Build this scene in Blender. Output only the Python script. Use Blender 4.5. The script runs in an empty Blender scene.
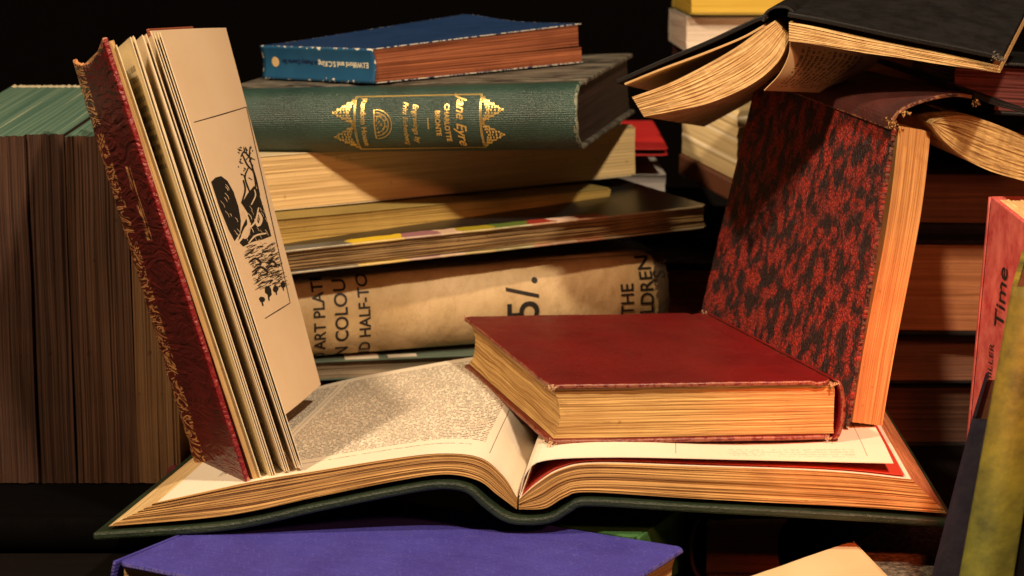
import bpy, bmesh, math, random
from mathutils import Vector, noise
V = Vector
R = math.radians
scene = bpy.context.scene
C = scene.collection

# ------------------------------------------------------------------ camera
FPX = 1991.0
CAM = V((0.0, -1.03, 0.4327))
PITCH = R(10)
cd = bpy.data.cameras.new("camera")
cam = bpy.data.objects.new("camera", cd)
C.objects.link(cam)
cam.location = CAM
cam.rotation_euler = (R(90) - PITCH, 0, 0)
cd.sensor_width = 36
cd.lens = 36 * FPX / 1024
cd.clip_start = 0.02
cd.clip_end = 50
cd.dof.use_dof = True
cd.dof.focus_distance = 1.09
cd.dof.aperture_fstop = 13
scene.camera = cam
FWD = V((0, math.cos(PITCH), -math.sin(PITCH)))
UP = V((0, math.sin(PITCH), math.cos(PITCH)))

def P(px, py, Y):
    d = FWD + V((1, 0, 0)) * ((px - 512) / FPX) + UP * ((288 - py) / FPX)
    return CAM + d * ((Y - CAM.y) / d.y)

def Pz(px, py, z):
    d = FWD + V((1, 0, 0)) * ((px - 512) / FPX) + UP * ((288 - py) / FPX)
    return CAM + d * ((z - CAM.z) / d.z)

# ------------------------------------------------------------------ world, lamps, exposure
w = bpy.data.worlds.new("World")
scene.world = w
w.use_nodes = True
w.node_tree.nodes["Background"].inputs[0].default_value = (1.0, 0.72, 0.5, 1)
w.node_tree.nodes["Background"].inputs[1].default_value = 0.0035

def area(name, loc, target, size, power, col, shape='DISK', spread=180):
    l = bpy.data.lights.new(name, 'AREA')
    l.shape = shape
    l.size = size
    l.energy = power
    l.color = col
    l.spread = R(spread)
    o = bpy.data.objects.new(name, l)
    C.objects.link(o)
    o.location = loc
    o.rotation_euler = (V(target) - V(loc)).to_track_quat('-Z', 'Y').to_euler()
    return o

area("key_lamp", (-0.66, -0.52, 1.28), (0, 0.05, 0.2), 0.08, 18, (1.0, 0.74, 0.47))
area("top_lamp", (0.36, -0.84, 1.28), (0, 0.05, 0.2), 0.07, 21.5, (1.0, 0.80, 0.55))
area("added_right_fill", (0.62, -0.75, 0.72), (0.25, 0.2, 0.22), 0.12, 3.2, (1.0, 0.34, 0.14))  # added warm fill, brightens the right-hand pile
sl = bpy.data.lights.new("added_red_spot", 'SPOT')  # added spot standing in for reflected red light
sl.energy = 26
sl.color = (1.0, 0.13, 0.03)
sl.spot_size = R(17)
sl.spot_blend = 0.8
sl.shadow_soft_size = 0.03
so_ = bpy.data.objects.new("added_red_spot", sl)
C.objects.link(so_)
so_.location = (0.22, -0.62, 0.60)
so_.rotation_euler = (V((0.205, 0.03, 0.165)) - V(so_.location)).to_track_quat('-Z', 'Y').to_euler()
scene.view_settings.view_transform = 'Standard'
scene.view_settings.look = 'None'
scene.view_settings.exposure = 0.0
scene.view_settings.gamma = 1.0
scene.cycles.max_bounces = 6

# ------------------------------------------------------------------ node helpers
class NT:
    def __init__(s, name):
        s.m = bpy.data.materials.new(name)
        s.m.use_nodes = True
        s.t = s.m.node_tree
        s.b = s.t.nodes["Principled BSDF"]
        a = s.n("ShaderNodeAttribute")
        a.attribute_name = "loc"
        s.loc = a.outputs["Vector"]
        sp = s.n("ShaderNodeSeparateXYZ")
        s.l(s.loc, sp.inputs[0])
        s.x, s.y, s.z = sp.outputs
    def n(s, t):
        return s.t.nodes.new(t)
    def l(s, a, b):
        s.t.links.new(a, b)
    def setin(s, sock, v):
        if hasattr(v, "links"):
            s.l(v, sock)
        else:
            sock.default_value = v
    def math(s, op, a, b=None, c=None, clamp=False):
        n = s.n("ShaderNodeMath")
        n.operation = op
        n.use_clamp = clamp
        s.setin(n.inputs[0], a)
        if b is not None:
            s.setin(n.inputs[1], b)
        if c is not None:
            s.setin(n.inputs[2], c)
        return n.outputs[0]
    def vec(s, x, y, z):
        n = s.n("ShaderNodeCombineXYZ")
        s.setin(n.inputs[0], x); s.setin(n.inputs[1], y); s.setin(n.inputs[2], z)
        return n.outputs[0]
    def scale(s, v, k):
        n = s.n("ShaderNodeVectorMath")
        n.operation = 'MULTIPLY'
        s.l(v, n.inputs[0])
        n.inputs[1].default_value = k
        return n.outputs[0]
    def noise(s, v, sc=1.0, det=3, rough=0.5, dist=0.0):
        n = s.n("ShaderNodeTexNoise")
        s.l(v, n.inputs["Vector"])
        n.inputs["Scale"].default_value = sc
        n.inputs["Detail"].default_value = det
        n.inputs["Roughness"].default_value = rough
        n.inputs["Distortion"].default_value = dist
        return n.outputs["Fac"]
    def voro(s, v, sc, feat='F1'):
        n = s.n("ShaderNodeTexVoronoi")
        n.feature = feat
        s.l(v, n.inputs["Vector"])
        n.inputs["Scale"].default_value = sc
        return n.outputs["Distance"]
    def ramp(s, f, stops):
        n = s.n("ShaderNodeValToRGB")
        s.l(f, n.inputs[0])
        e = n.color_ramp.elements
        while len(e) < len(stops):
            e.new(0.5)
        for el, (p, c) in zip(e, stops):
            el.position = p
            el.color = (c, c, c, 1) if not hasattr(c, "__len__") else (*c, 1)
        return n.outputs[0]
    def mix(s, f, a, b):
        n = s.n("ShaderNodeMix")
        n.data_type = 'RGBA'
        s.setin(n.inputs[0], f)
        for sock, v in ((n.inputs[6], a), (n.inputs[7], b)):
            if hasattr(v, "links"):
                s.l(v, sock)
            else:
                sock.default_value = (*v, 1)
        return n.outputs[2]
    def inside(s, v, a, b):
        return s.math('MULTIPLY', s.math('GREATER_THAN', v, a), s.math('LESS_THAN', v, b))
    def bump(s, h, dist, strength=1.0):
        n = s.n("ShaderNodeBump")
        n.inputs["Strength"].default_value = strength
        n.inputs["Distance"].default_value = dist
        s.l(h, n.inputs["Height"])
        s.l(n.outputs[0], s.b.inputs["Normal"])
    def done(s, col, rough, spec=0.4, metal=0.0):
        s.setin(s.b.inputs["Base Color"], col if hasattr(col, "links") else (*col, 1))
        s.setin(s.b.inputs["Roughness"], rough)
        s.setin(s.b.inputs["Metallic"], metal)
        s.b.inputs["Specular IOR Level"].default_value = spec
        return s.m

def mul(c, k):
    return tuple(a * k for a in c)

def paper_edge(name, light, dark, fine=2600, coarse=420, axis='z', contrast=1.0, blotch=0.35, spec=0.25, wave=0.0006):
    """stacked page edges: thin lines along the leaves"""
    m = NT(name)
    a, b, c = {'z': (m.x, m.y, m.z), 'x': (m.y, m.z, m.x), 'y': (m.x, m.z, m.y)}[axis]
    wob = m.noise(m.vec(a, b, m.math('MULTIPLY', c, 6.0)), 22, 2)
    cc = m.math('ADD', c, m.math('MULTIPLY', wob, wave * 4))
    v1 = m.vec(m.math('MULTIPLY', a, 9), m.math('MULTIPLY', b, 9), m.math('MULTIPLY', cc, fine))
    v2 = m.vec(m.math('MULTIPLY', a, 5), m.math('MULTIPLY', b, 5), m.math('MULTIPLY', cc, coarse))
    n1 = m.noise(v1, 1.0, 2, 0.6)
    n2 = m.noise(v2, 1.0, 3, 0.6)
    n3 = m.noise(m.loc, 30, 4, 0.6)
    h = m.math('ADD', m.math('MULTIPLY', n1, 0.62), m.math('MULTIPLY', n2, 0.38))
    f = m.ramp(h, [(0.5 - 0.16 / contrast, 0.0), (0.5 + 0.14 / contrast, 1.0)])
    col = m.mix(f, dark, light)
    st = m.ramp(n3, [(0.38, 1.0), (0.56, 0.0)])
    col = m.mix(m.math('MULTIPLY', st, blotch), col, mul(dark, 0.9))
    sp = m.ramp(m.noise(m.loc, 160, 2, 0.5), [(0.70, 0.0), (0.76, 1.0)])
    col = m.mix(m.math('MULTIPLY', sp, 0.5), col, mul(dark, 0.55))
    m.bump(h, 0.0004, 0.6)
    return m.done(col, 0.72, spec)

def page_surface(name, col, text=None, ink=(0.06, 0.045, 0.035), stain=0.18, soft=0.0):
    """plain or printed page; text = dict(box=(x0,x1,y0,y1), pitch, rules=[...])  in metres"""
    m = NT(name)
    n = m.noise(m.loc, 14, 4, 0.6)
    base = m.mix(m.math('MULTIPLY', m.ramp(n, [(0.4, 0.0), (0.7, 1.0)]), stain), col, (col[0] * 0.72, col[1] * 0.58, col[2] * 0.42))
    fib = m.noise(m.loc, 900, 2, 0.6)
    base = m.mix(m.math('MULTIPLY', fib, 0.10), base, mul(col, 0.7))
    if text:
        for (x0, x1, y0, y1, pitch, dens) in text.get("blocks", []):
            row = m.math('FLOOR', m.math('DIVIDE', m.y, pitch))
            fr = m.math('FRACT', m.math('DIVIDE', m.y, pitch))
            rowm = m.inside(fr, 0.20, 0.78)
            wn = m.noise(m.vec(m.math('MULTIPLY', m.x, 900 * 0.0024 / pitch), m.math('MULTIPLY', row, 7.31), 0.0), 1.0, 1)
            wn2 = m.noise(m.vec(m.math('MULTIPLY', m.x, 3600 * 0.0024 / pitch), m.math('MULTIPLY', row, 3.7), m.math('MULTIPLY', fr, 2.5)), 1.0, 1)
            wm = m.math('GREATER_THAN', wn, 0.42)
            msk = m.math('MULTIPLY', m.math('MULTIPLY', rowm, wm), m.math('MULTIPLY', m.inside(m.x, x0, x1), m.inside(m.y, y0, y1)))
            msk = m.math('MULTIPLY', msk, m.math('MULTIPLY', m.ramp(wn2, [(0.36, 0.0), (0.56, 1.0)]), 0.75 + 0.35 * dens))
            base = m.mix(m.math('MINIMUM', m.math('MULTIPLY', msk, 0.9), 0.95), base, ink)
        for (ax, at, lo, hi, wd) in text.get("rules", []):
            p, q = (m.x, m.y) if ax == 'x' else (m.y, m.x)
            msk = m.math('MULTIPLY', m.inside(p, at - wd / 2, at + wd / 2), m.inside(q, lo, hi))
            base = m.mix(m.math('MULTIPLY', msk, 0.75), base, ink)
    m.bump(m.noise(m.loc, 60, 3), 0.0006, 0.35)
    if soft:
        m.b.inputs["Transmission Weight"].default_value = 0.0
    return m.done(base, 0.62, 0.22)

def cloth(name, col, w=None, l=None, wear=(0.5, 0.4, 0.28), amt=0.5, rough=0.6, weave=2200, var=0.35, bumpd=0.0004, spec=0.35, blot=None, scuff=0.0):
    """book cloth with woven grain, blotches and rubbed edges (w, l = board size)"""
    m = NT(name)
    n = m.noise(m.loc, 25, 5, 0.65)
    c = m.mix(m.math('MULTIPLY', m.ramp(n, [(0.35, 0.0), (0.7, 1.0)]), var), col, blot or mul(col, 0.45))
    f = m.noise(m.loc, 420, 3, 0.7)
    c = m.mix(m.math('MULTIPLY', f, 0.3), c, mul(col, 1.5))
    if scuff:
        for k, (sx_, sy_) in enumerate(((60, 900), (700, 90))):
            q = m.noise(m.vec(m.math('MULTIPLY', m.math('ADD', m.x, m.math('MULTIPLY', m.y, 0.3 - k)), sx_), m.math('MULTIPLY', m.y, sy_), float(k)), 1.0, 3, 0.7)
            c = m.mix(m.math('MULTIPLY', m.ramp(q, [(0.56, 0.0), (0.70, 1.0)]), scuff), c, (col[0] * 1.7 + 0.02, col[1] * 1.8 + 0.015, col[2] * 1.5 + 0.015))
        q = m.noise(m.loc, 1400, 1, 0.5)
        c = m.mix(m.math('MULTIPLY', m.ramp(q, [(0.74, 0.0), (0.78, 1.0)]), scuff), c, (0.5, 0.4, 0.35))
    if w:
        dx = m.math('MINIMUM', m.x, m.math('SUBTRACT', w, m.x))
        dx = m.math('ADD', dx, m.math('LESS_THAN', m.x, 0.0))
        dy = m.math('MINIMUM', m.y, m.math('SUBTRACT', l, m.y))
        d = m.math('MINIMUM', dx, dy)
        crn = m.math('ADD', dx, dy)
        d = m.math('MINIMUM', d, m.math('MULTIPLY', crn, 0.35))
        nn = m.noise(m.loc, 260, 4, 0.7)
        lim = m.math('MULTIPLY', m.math('SUBTRACT', nn, 0.47), 0.016 * amt)
        e = m.math('LESS_THAN', d, m.math('ADD', lim, 0.0001 * amt))
        c = m.mix(m.math('MULTIPLY', e, 0.8), c, wear)
    wx = m.math('SINE', m.math('MULTIPLY', m.x, weave * 2))
    wy = m.math('SINE', m.math('MULTIPLY', m.y, weave * 2))
    wz = m.math('SINE', m.math('MULTIPLY', m.z, weave * 2))
    h = m.math('ADD', m.math('MULTIPLY', m.math('ADD', m.math('ADD', wx, wy), wz), 0.12), m.noise(m.loc, 600, 4, 0.7))
    m.bump(h, bumpd, 0.6)
    r = m.ramp(m.noise(m.loc, 60, 4, 0.7), [(0.3, rough * 0.75), (0.7, min(1, rough * 1.25))])
    return m.done(c, r, spec)

# ------------------------------------------------------------------ mesh helpers
def thing(name, label, cat, loc, group=None):
    o = bpy.data.objects.new(name, None)
    C.objects.link(o)
    o.location = loc
    o.empty_display_size = 0.02
    o["label"] = label
    o["category"] = cat
    if group:
        o["group"] = group
    return o

def link(name, verts, locs, faces, mat, parent=None, mats=None, midx=None, smooth=False):
    o0 = V((0, 0, 0))
    if parent is not None:
        o0 = V(parent.location)
        if parent.parent is not None:
            o0 = o0 + V(parent.parent.location)
    me = bpy.data.meshes.new(name)
    me.from_pydata([tuple(V(v) - o0) for v in verts], [], faces)
    at = me.attributes.new("loc", 'FLOAT_VECTOR', 'POINT')
    flat = []
    for q in locs:
        flat += [q[0], q[1], q[2]]
    at.data.foreach_set("vector", flat)
    for mm in (mats or [mat]):
        me.materials.append(mm)
    if midx:
        me.polygons.foreach_set("material_index", midx)
    if smooth:
        me.polygons.foreach_set("use_smooth", [True] * len(me.polygons))
    bm = bmesh.new()
    bm.from_mesh(me)
    bmesh.ops.recalc_face_normals(bm, faces=bm.faces)
    bm.to_mesh(me)
    bm.free()
    me.update()
    ob = bpy.data.objects.new(name, me)
    C.objects.link(ob)
    if parent is not None:
        ob.parent = parent
    return ob

def box(name, f, size, div, mat, parent=None, disp=None, smooth=False, mats=None, pick=None, origin=(0, 0, 0)):
    """closed lattice box: local coordinates origin..origin+size, optional displacement, mapped by f to the world"""
    nx, ny, nz = div
    idx = {}
    verts, locs, faces, mi = [], [], [], []
    def vid(i, j, k):
        key = (i, j, k)
        if key not in idx:
            a, b, c = i / nx, j / ny, k / nz
            L = V((origin[0] + a * size[0], origin[1] + b * size[1], origin[2] + c * size[2]))
            D = V(disp(L.copy(), a, b, c)) if disp else L
            idx[key] = len(verts)
            verts.append(f(D))
            locs.append(L)
        return idx[key]
    def quad(q, side):
        faces.append([vid(*p) for p in q])
        mi.append(pick(side) if pick else 0)
    for j in range(ny):
        for k in range(nz):
            quad([(0, j, k), (0, j, k + 1), (0, j + 1, k + 1), (0, j + 1, k)], 'x0')
            quad([(nx, j, k), (nx, j + 1, k), (nx, j + 1, k + 1), (nx, j, k + 1)], 'x1')
    for i in range(nx):
        for k in range(nz):
            quad([(i, 0, k), (i + 1, 0, k), (i + 1, 0, k + 1), (i, 0, k + 1)], 'y0')
            quad([(i, ny, k), (i, ny, k + 1), (i + 1, ny, k + 1), (i + 1, ny, k)], 'y1')
    for i in range(nx):
        for j in range(ny):
            quad([(i, j, 0), (i, j + 1, 0), (i + 1, j + 1, 0), (i + 1, j, 0)], 'z0')
            quad([(i, j, nz), (i + 1, j, nz), (i + 1, j + 1, nz), (i, j + 1, nz)], 'z1')
    return link(name, verts, locs, faces, mat, parent, mats, mi if pick else None, smooth)

def bevel(o, wd=0.0007, seg=2):
    b = o.modifiers.new("soft_edges", 'BEVEL')
    b.width = wd
    b.segments = seg
    b.limit_method = 'ANGLE'
    b.angle_limit = R(50)
    return o

class Frame:
    def __init__(s, O, PX, PY, PZ=None, up=1):
        s.O = V(O)
        ax, ay = V(PX) - s.O, V(PY) - s.O
        s.w, s.l = ax.length, ay.length
        s.ax, s.ay = ax.normalized(), ay.normalized()
        if PZ is None:
            n = s.ax.cross(s.ay).normalized()
            if n.z * up < 0:
                n = -n
            s.az = n
        else:
            az = V(PZ) - s.O
            s.t = az.length
            s.az = az.normalized()
    def __call__(s, p):
        return s.O + s.ax * p[0] + s.ay * p[1] + s.az * p[2]

def perp(A, B, w, skew=0.0, dz=0.0):
    """point w behind A, square to AB on the level, away from the camera"""
    d = (V(B) - V(A)); d.z = 0; d.normalize()
    n = V((-d.y, d.x, 0))
    if n.y < 0:
        n = -n
    return V(A) + n * w + d * skew + V((0, 0, dz))

def layer_noise(seed, amp, foredip=0.0, wob=0.0):
    def d(L, a, b, c):
        n = noise.noise(V((L.x * 14, L.y * 14, L.z * 1100 + seed))) * amp
        n += noise.noise(V((L.x * 6, L.y * 6, L.z * 190 + seed))) * amp * 1.6
        if a >= 0.999:
            L.x += n - foredip * (1 - (2 * c - 1) ** 2)
        elif a > 0.5:
            L.x -= foredip * (1 - (2 * c - 1) ** 2) * max(0, (a - 0.5) * 2) ** 3
        if b <= 0.001:
            L.y += n
        if b >= 0.999:
            L.y -= n
        if wob:
            L.z += wob * noise.noise(V((L.x * 12, L.y * 12, seed))) * (1 if 0 < c < 1 else 0)
        return L
    return d

def rough_edge(seed, amp, w, l):
    """board displacement: bumped and rounded corners"""
    def d(L, a, b, c):
        n = noise.noise(V((L.x * 90, L.y * 90, seed))) * amp + noise.noise(V((L.x * 400, L.y * 400, seed))) * amp * 0.5
        if a in (0.0, 1.0):
            L.x += n
        if b in (0.0, 1.0):
            L.y += n
        ca, cb = (1 if a in (0, 1) else 0), (1 if b in (0, 1) else 0)
        if ca and cb:
            L.x += (1.0 if a == 0 else -1.0) * 0.0016
            L.y += (1.0 if b == 0 else -1.0) * 0.0016
        L.z += noise.noise(V((L.x * 18, L.y * 18, seed + 5))) * 0.0004
        return L
    return d

def closed_book(name, label, F, t, cover, pages, bt=0.0025, sq=0.003, rnd=0.006, foredip=0.003, seed=1.0,
                pagediv=(24, 40, 48), spine_mat=None, amp=0.0004, edge=0.0003, cat="book", group=None, hinge=True, wob=0.0, sink=0.0):
    w, l = F.w, F.l
    root = thing(name, label, cat, F.O, group)
    disp = rough_edge(seed, edge, w, l)
    def dfront(L, a, b, c):
        L = disp(L, a, b, c)
        if hinge and 0.003 < L.x < 0.012:
            L.z -= 0.0011 * math.sin(math.pi * (L.x - 0.003) / 0.009)
        return L
    nb = (max(24, int(w / 0.004)), max(24, int(l / 0.004)), 1)
    bevel(box("back_board", F, (w, l, bt), nb, cover, root, disp), bt * 0.35)
    bevel(box("front_board", F, (w, l, bt), nb, cover, root, dfront, origin=(0, 0, t - bt)), bt * 0.35)
    box("page_block", F, (w - sq - 0.0015 + sink, l - 2 * sq, t - 2 * bt - 0.0004), pagediv, pages, root,
        layer_noise(seed * 7, amp, foredip, wob), origin=(0.0015 - sink, sq, bt + 0.0002))
    def dsp(L, a, b, c):
        th = math.pi * c
        L.z = t / 2 * (1 - math.cos(th)) if rnd > 0.004 else L.z
        L.x -= rnd * math.sin(th)
        if b in (0.0, 1.0):
            L.y += noise.noise(V((L.z * 300, seed, b))) * edge * 2
        return L
    sp = box("spine", F, (bt * 0.8, l, t), (1, 40, 18), spine_mat or cover, root, dsp, smooth=True, origin=(-bt * 0.8 - 0.0002, 0, 0))
    bevel(sp, 0.0004, 1)
    root_f = dict(root=root, F=F, t=t, rnd=rnd, bt=bt)
    return root_f

def text_part(name, s, size, surf, mat, parent, step=0.0015, shear=0.0, thick=0.0, align='CENTER', sx=1.0):
    """lettering laid on a surface; surf(tx, ty) -> world point"""
    cu = bpy.data.curves.new(name, 'FONT')
    cu.body = s
    cu.size = size
    cu.shear = shear
    cu.align_x = align
    cu.align_y = 'CENTER'
    cu.offset = thick
    cu.resolution_u = 4
    tmp = bpy.data.objects.new(name, cu)
    C.objects.link(tmp)
    dg = bpy.context.evaluated_depsgraph_get()
    me = bpy.data.meshes.new_from_object(tmp.evaluated_get(dg))
    bpy.data.objects.remove(tmp)
    bm = bmesh.new()
    bm.from_mesh(me)
    xs = [v.co.x for v in bm.verts]
    if not xs:
        return None
    for ax in (0, 1):
        lo, hi = min(v.co[ax] for v in bm.verts), max(v.co[ax] for v in bm.verts)
        q = lo + step
        while q < hi:
            co = [0, 0, 0]; co[ax] = q
            no = [0, 0, 0]; no[ax] = 1
            bmesh.ops.bisect_plane(bm, geom=bm.verts[:] + bm.edges[:] + bm.faces[:], plane_co=co, plane_no=no)
            q += step
    bm.verts.index_update()
    vs = [surf(v.co.x * sx, v.co.y) for v in bm.verts]
    ls = [tuple(v.co) for v in bm.verts]
    fs = [[v.index for v in f.verts] for f in bm.faces]
    bm.free()
    bpy.data.meshes.remove(me)
    return vs, ls, fs

def lettering(name, items, mat, parent):
    """each line of lettering is a mesh of its own"""
    for (s, size, surf, kw) in items:
        r = text_part(name, s, size, surf, mat, parent, **kw)
        if r:
            link(name, r[0], r[1], r[2], mat, parent)

def smooth_path(pts, n):
    """Catmull-Rom through points, resampled evenly by arc length"""
    pts = [V((*p, 0)) if len(p) == 2 else V(p) for p in pts]
    pp = [pts[0] * 2 - pts[1]] + pts + [pts[-1] * 2 - pts[-2]]
    fine = []
    for i in range(1, len(pp) - 2):
        for k in range(24):
            u = k / 24
            a, b, c, d = pp[i - 1], pp[i], pp[i + 1], pp[i + 2]
            fine.append(0.5 * ((2 * b) + (c - a) * u + (2 * a - 5 * b + 4 * c - d) * u * u + (3 * b - a - 3 * c + d) * u ** 3))
    fine.append(pts[-1])
    acc = [0]
    for i in range(1, len(fine)):
        acc.append(acc[-1] + (fine[i] - fine[i - 1]).length)
    out = []
    j = 0
    for k in range(n + 1):
        s = acc[-1] * k / n
        while j < len(acc) - 2 and acc[j + 1] < s:
            j += 1
        u = (s - acc[j]) / max(1e-9, acc[j + 1] - acc[j])
        out.append(fine[j].lerp(fine[j + 1], min(1, max(0, u))))
    return out

# ------------------------------------------------------------------ shared materials
BLACK_CLOTH = cloth("black_cloth", (0.006, 0.005, 0.005), rough=0.55)
DARK_LEATHER = cloth("dark_leather", (0.02, 0.012, 0.010), rough=0.55)
CREAM_EDGE = paper_edge("cream_page_edges", (0.72, 0.50, 0.25), (0.40, 0.22, 0.08), blotch=0.2)
OCHRE_EDGE = paper_edge("ochre_page_edges", (0.62, 0.38, 0.13), (0.24, 0.11, 0.03), coarse=500)
BROWN_EDGE = paper_edge("brown_page_edges", (0.17, 0.07, 0.035), (0.05, 0.018, 0.010), blotch=0.3)
DARK_EDGE = paper_edge("dark_page_edges", (0.10, 0.045, 0.025), (0.03, 0.012, 0.008))
INK = NT("black_ink").done((0.02, 0.017, 0.014), 0.6, 0.2)
GOLD = NT("gilt")
_n = GOLD.noise(GOLD.loc, 900, 3)
GOLD.bump(_n, 0.0004, 0.5)
GOLD = GOLD.done(GOLD.mix(_n, (0.75, 0.50, 0.14), (0.95, 0.72, 0.28)), 0.38, 0.5, 0.85)

# ------------------------------------------------------------------ setting
m = NT("table_wood")
g = m.n("ShaderNodeTexCoord")
nn = m.noise(m.scale(g.outputs["Object"], (3, 30, 3)), 4, 5, 0.6)
TABLE = m.done(m.mix(nn, (0.002, 0.0014, 0.0012), (0.005, 0.003, 0.002)), 0.7, 0.1)
m = NT("dark_backdrop")
g = m.n("ShaderNodeTexCoord")
BACK = m.done(m.mix(m.noise(g.outputs["Object"], 3, 4), (0.0012, 0.0009, 0.0009), (0.004, 0.0026, 0.0024)), 0.95, 0.05)
ZT = 0.09
idf = lambda p: V(p)
t_ = box("table", idf, (2.6, 2.2, 0.03), (1, 1, 1), TABLE, origin=(-1.3, -0.7, ZT - 0.03)); t_["kind"] = "structure"
b_ = box("backdrop", idf, (4.0, 0.02, 2.4), (1, 1, 1), BACK, origin=(-2.0, 1.3, -0.5)); b_["kind"] = "structure"

# ================================================================== OPEN BOOK
YF = -0.035
OB_L = 0.245
def front(p, dY=0.0):
    q = P(p[0], p[1], YF + dY)
    return V((q.x, q.z, 0))
def ob_skew(x):
    t = max(0.0, min(1.0, (x + 0.21) / 0.44))
    return 0.16 - 0.12 * t
def ob_pt(x, z, y):
    return V((x + ob_skew(x) * y, YF + y, z))

def half(T, B, n):
    Tt = smooth_path([front(p) for p in T], n)
    Bb = smooth_path([front(p) for p in B], n)
    return Tt, Bb
LT = [(157, 502), (253, 481), (331, 468), (394, 458), (441, 453), (480, 457), (503, 475), (517, 497)]
LB = [(109, 526), (229, 515), (315, 497), (394, 481), (445, 474), (478, 480), (497, 494), (517, 509)]
RT = [(519, 499), (537, 483), (561, 469), (597, 463), (694, 466), (830, 471), (911, 479)]
RB = [(519, 509), (545, 508), (565, 497), (589, 492), (694, 498), (860, 507), (947, 513)]

OB = thing("open_book", "large open green-covered book of small dense print lying under the closed red book",
           "book", ob_pt(0.0, 0.135, 0.0))
OPEN_EDGE = paper_edge("open_book_page_edges", (0.66, 0.40, 0.14), (0.20, 0.085, 0.022), fine=2400, coarse=520, contrast=1.1, blotch=0.35)
GLOW_EDGE = paper_edge("red_glow_fore_edge", (0.66, 0.30, 0.13), (0.28, 0.07, 0.03), coarse=600)  # red reflected glow on the right fore edge, put into the paper colour
PAGE_L = page_surface("printed_page", (0.82, 0.72, 0.58), dict(
    blocks=[(0.030, 0.150, 0.030, 0.234, 0.0036, 1.0), (0.156, 0.176, 0.030, 0.234, 0.0036, 1.0), (0.035, 0.15, 0.0195, 0.0215, 0.0024, 0.9)],
    rules=[('x', 0.0255, 0.014, 0.24, 0.0005), ('x', 0.153, 0.03, 0.24, 0.0004)]))
PAGE_R = page_surface("right_page", (0.84, 0.74, 0.60), dict(
    blocks=[(0.120, 0.186, 0.007, 0.024, 0.0048, -1.2)],
    rules=[('x', 0.092, 0.008, 0.03, 0.0004), ('x', 0.192, 0.010, 0.24, 0.0004)]))

def page_half(name, T, B, n, flip, topmat, edgemat, foremat, seed):
    Tt, Bb = half(T, B, n)
    K = 40       # leaves direction
    J = 16
    ny = J
    # arc length from the gutter
    acc = [0.0]
    for i in range(1, n + 1):
        acc.append(acc[-1] + (Tt[i] - Tt[i - 1]).length)
    tot = acc[-1]
    def f(p):
        i = p[0]; j = p[1]; c = p[2]
        a = int(round(i))
        q = Bb[a].lerp(Tt[a], c)
        y = j
        return q, y
    idx = {}; verts = []; locs = []; faces = []; mi = []
    def vid(i, j, k):
        key = (i, j, k)
        if key in idx:
            return idx[key]
        c = k / K
        q = Bb[i].lerp(Tt[i], c)
        y = OB_L * j / ny
        # leaves: slight waviness and uneven front edges
        nz_ = noise.noise(V((q.x * 14, y * 8, c * 34 + seed))) * 0.0006 + noise.noise(V((q.x * 5, 0, c * 11 + seed))) * 0.0007
        dy = 0
        if j == 0:
            dy = nz_ - 0.0006
        dx = 0
        fore = 0 if flip else n
        if i == fore:
            dx = nz_ * (1 if flip else -1)
        dzz = 0.0
        if k == K:
            s = (tot - acc[i]) if flip else acc[i]
            dzz = 0.0009 * noise.noise(V((q.x * 9, y * 9, seed))) * min(1, s / 0.03) * min(1, y / 0.05)
        p = ob_pt(q.x, q.y + dzz, y + dy)
        p.x += dx
        idx[key] = len(verts)
        verts.append(p)
        s = (tot - acc[i]) if flip else acc[i]
        locs.append(V((s, y, c * 0.022)))
        return idx[key]
    for i in range(n):
        for k in range(K):
            faces.append([vid(i, 0, k), vid(i + 1, 0, k), vid(i + 1, 0, k + 1), vid(i, 0, k + 1)]); mi.append(1)
            faces.append([vid(i, ny, k), vid(i, ny, k + 1), vid(i + 1, ny, k + 1), vid(i + 1, ny, k)]); mi.append(1)
        for j in range(ny):
            faces.append([vid(i, j, K), vid(i + 1, j, K), vid(i + 1, j + 1, K), vid(i, j + 1, K)]); mi.append(0)
            faces.append([vid(i, j, 0), vid(i, j + 1, 0), vid(i + 1, j + 1, 0), vid(i + 1, j, 0)]); mi.append(1)
    for j in range(ny):
        for k in range(K):
            faces.append([vid(0, j, k), vid(0, j, k + 1), vid(0, j + 1, k + 1), vid(0, j + 1, k)]); mi.append(2 if flip else 1)
            faces.append([vid(n, j, k), vid(n, j + 1, k), vid(n, j + 1, k + 1), vid(n, j, k + 1)]); mi.append(1 if flip else 2)
    return link(name, verts, locs, faces, None, OB, [topmat, edgemat, foremat], mi), Tt, acc

FORE_L = paper_edge("left_fore_edge", (0.80, 0.60, 0.32), (0.45, 0.27, 0.10), coarse=500)
pb1, LTt, _ = page_half("page_block", LT, LB, 90, True, PAGE_L, OPEN_EDGE, FORE_L, 3.0)
pb2, RTt, _ = page_half("page_block", RT, RB, 90, False, PAGE_R, OPEN_EDGE, GLOW_EDGE, 8.0)

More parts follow.
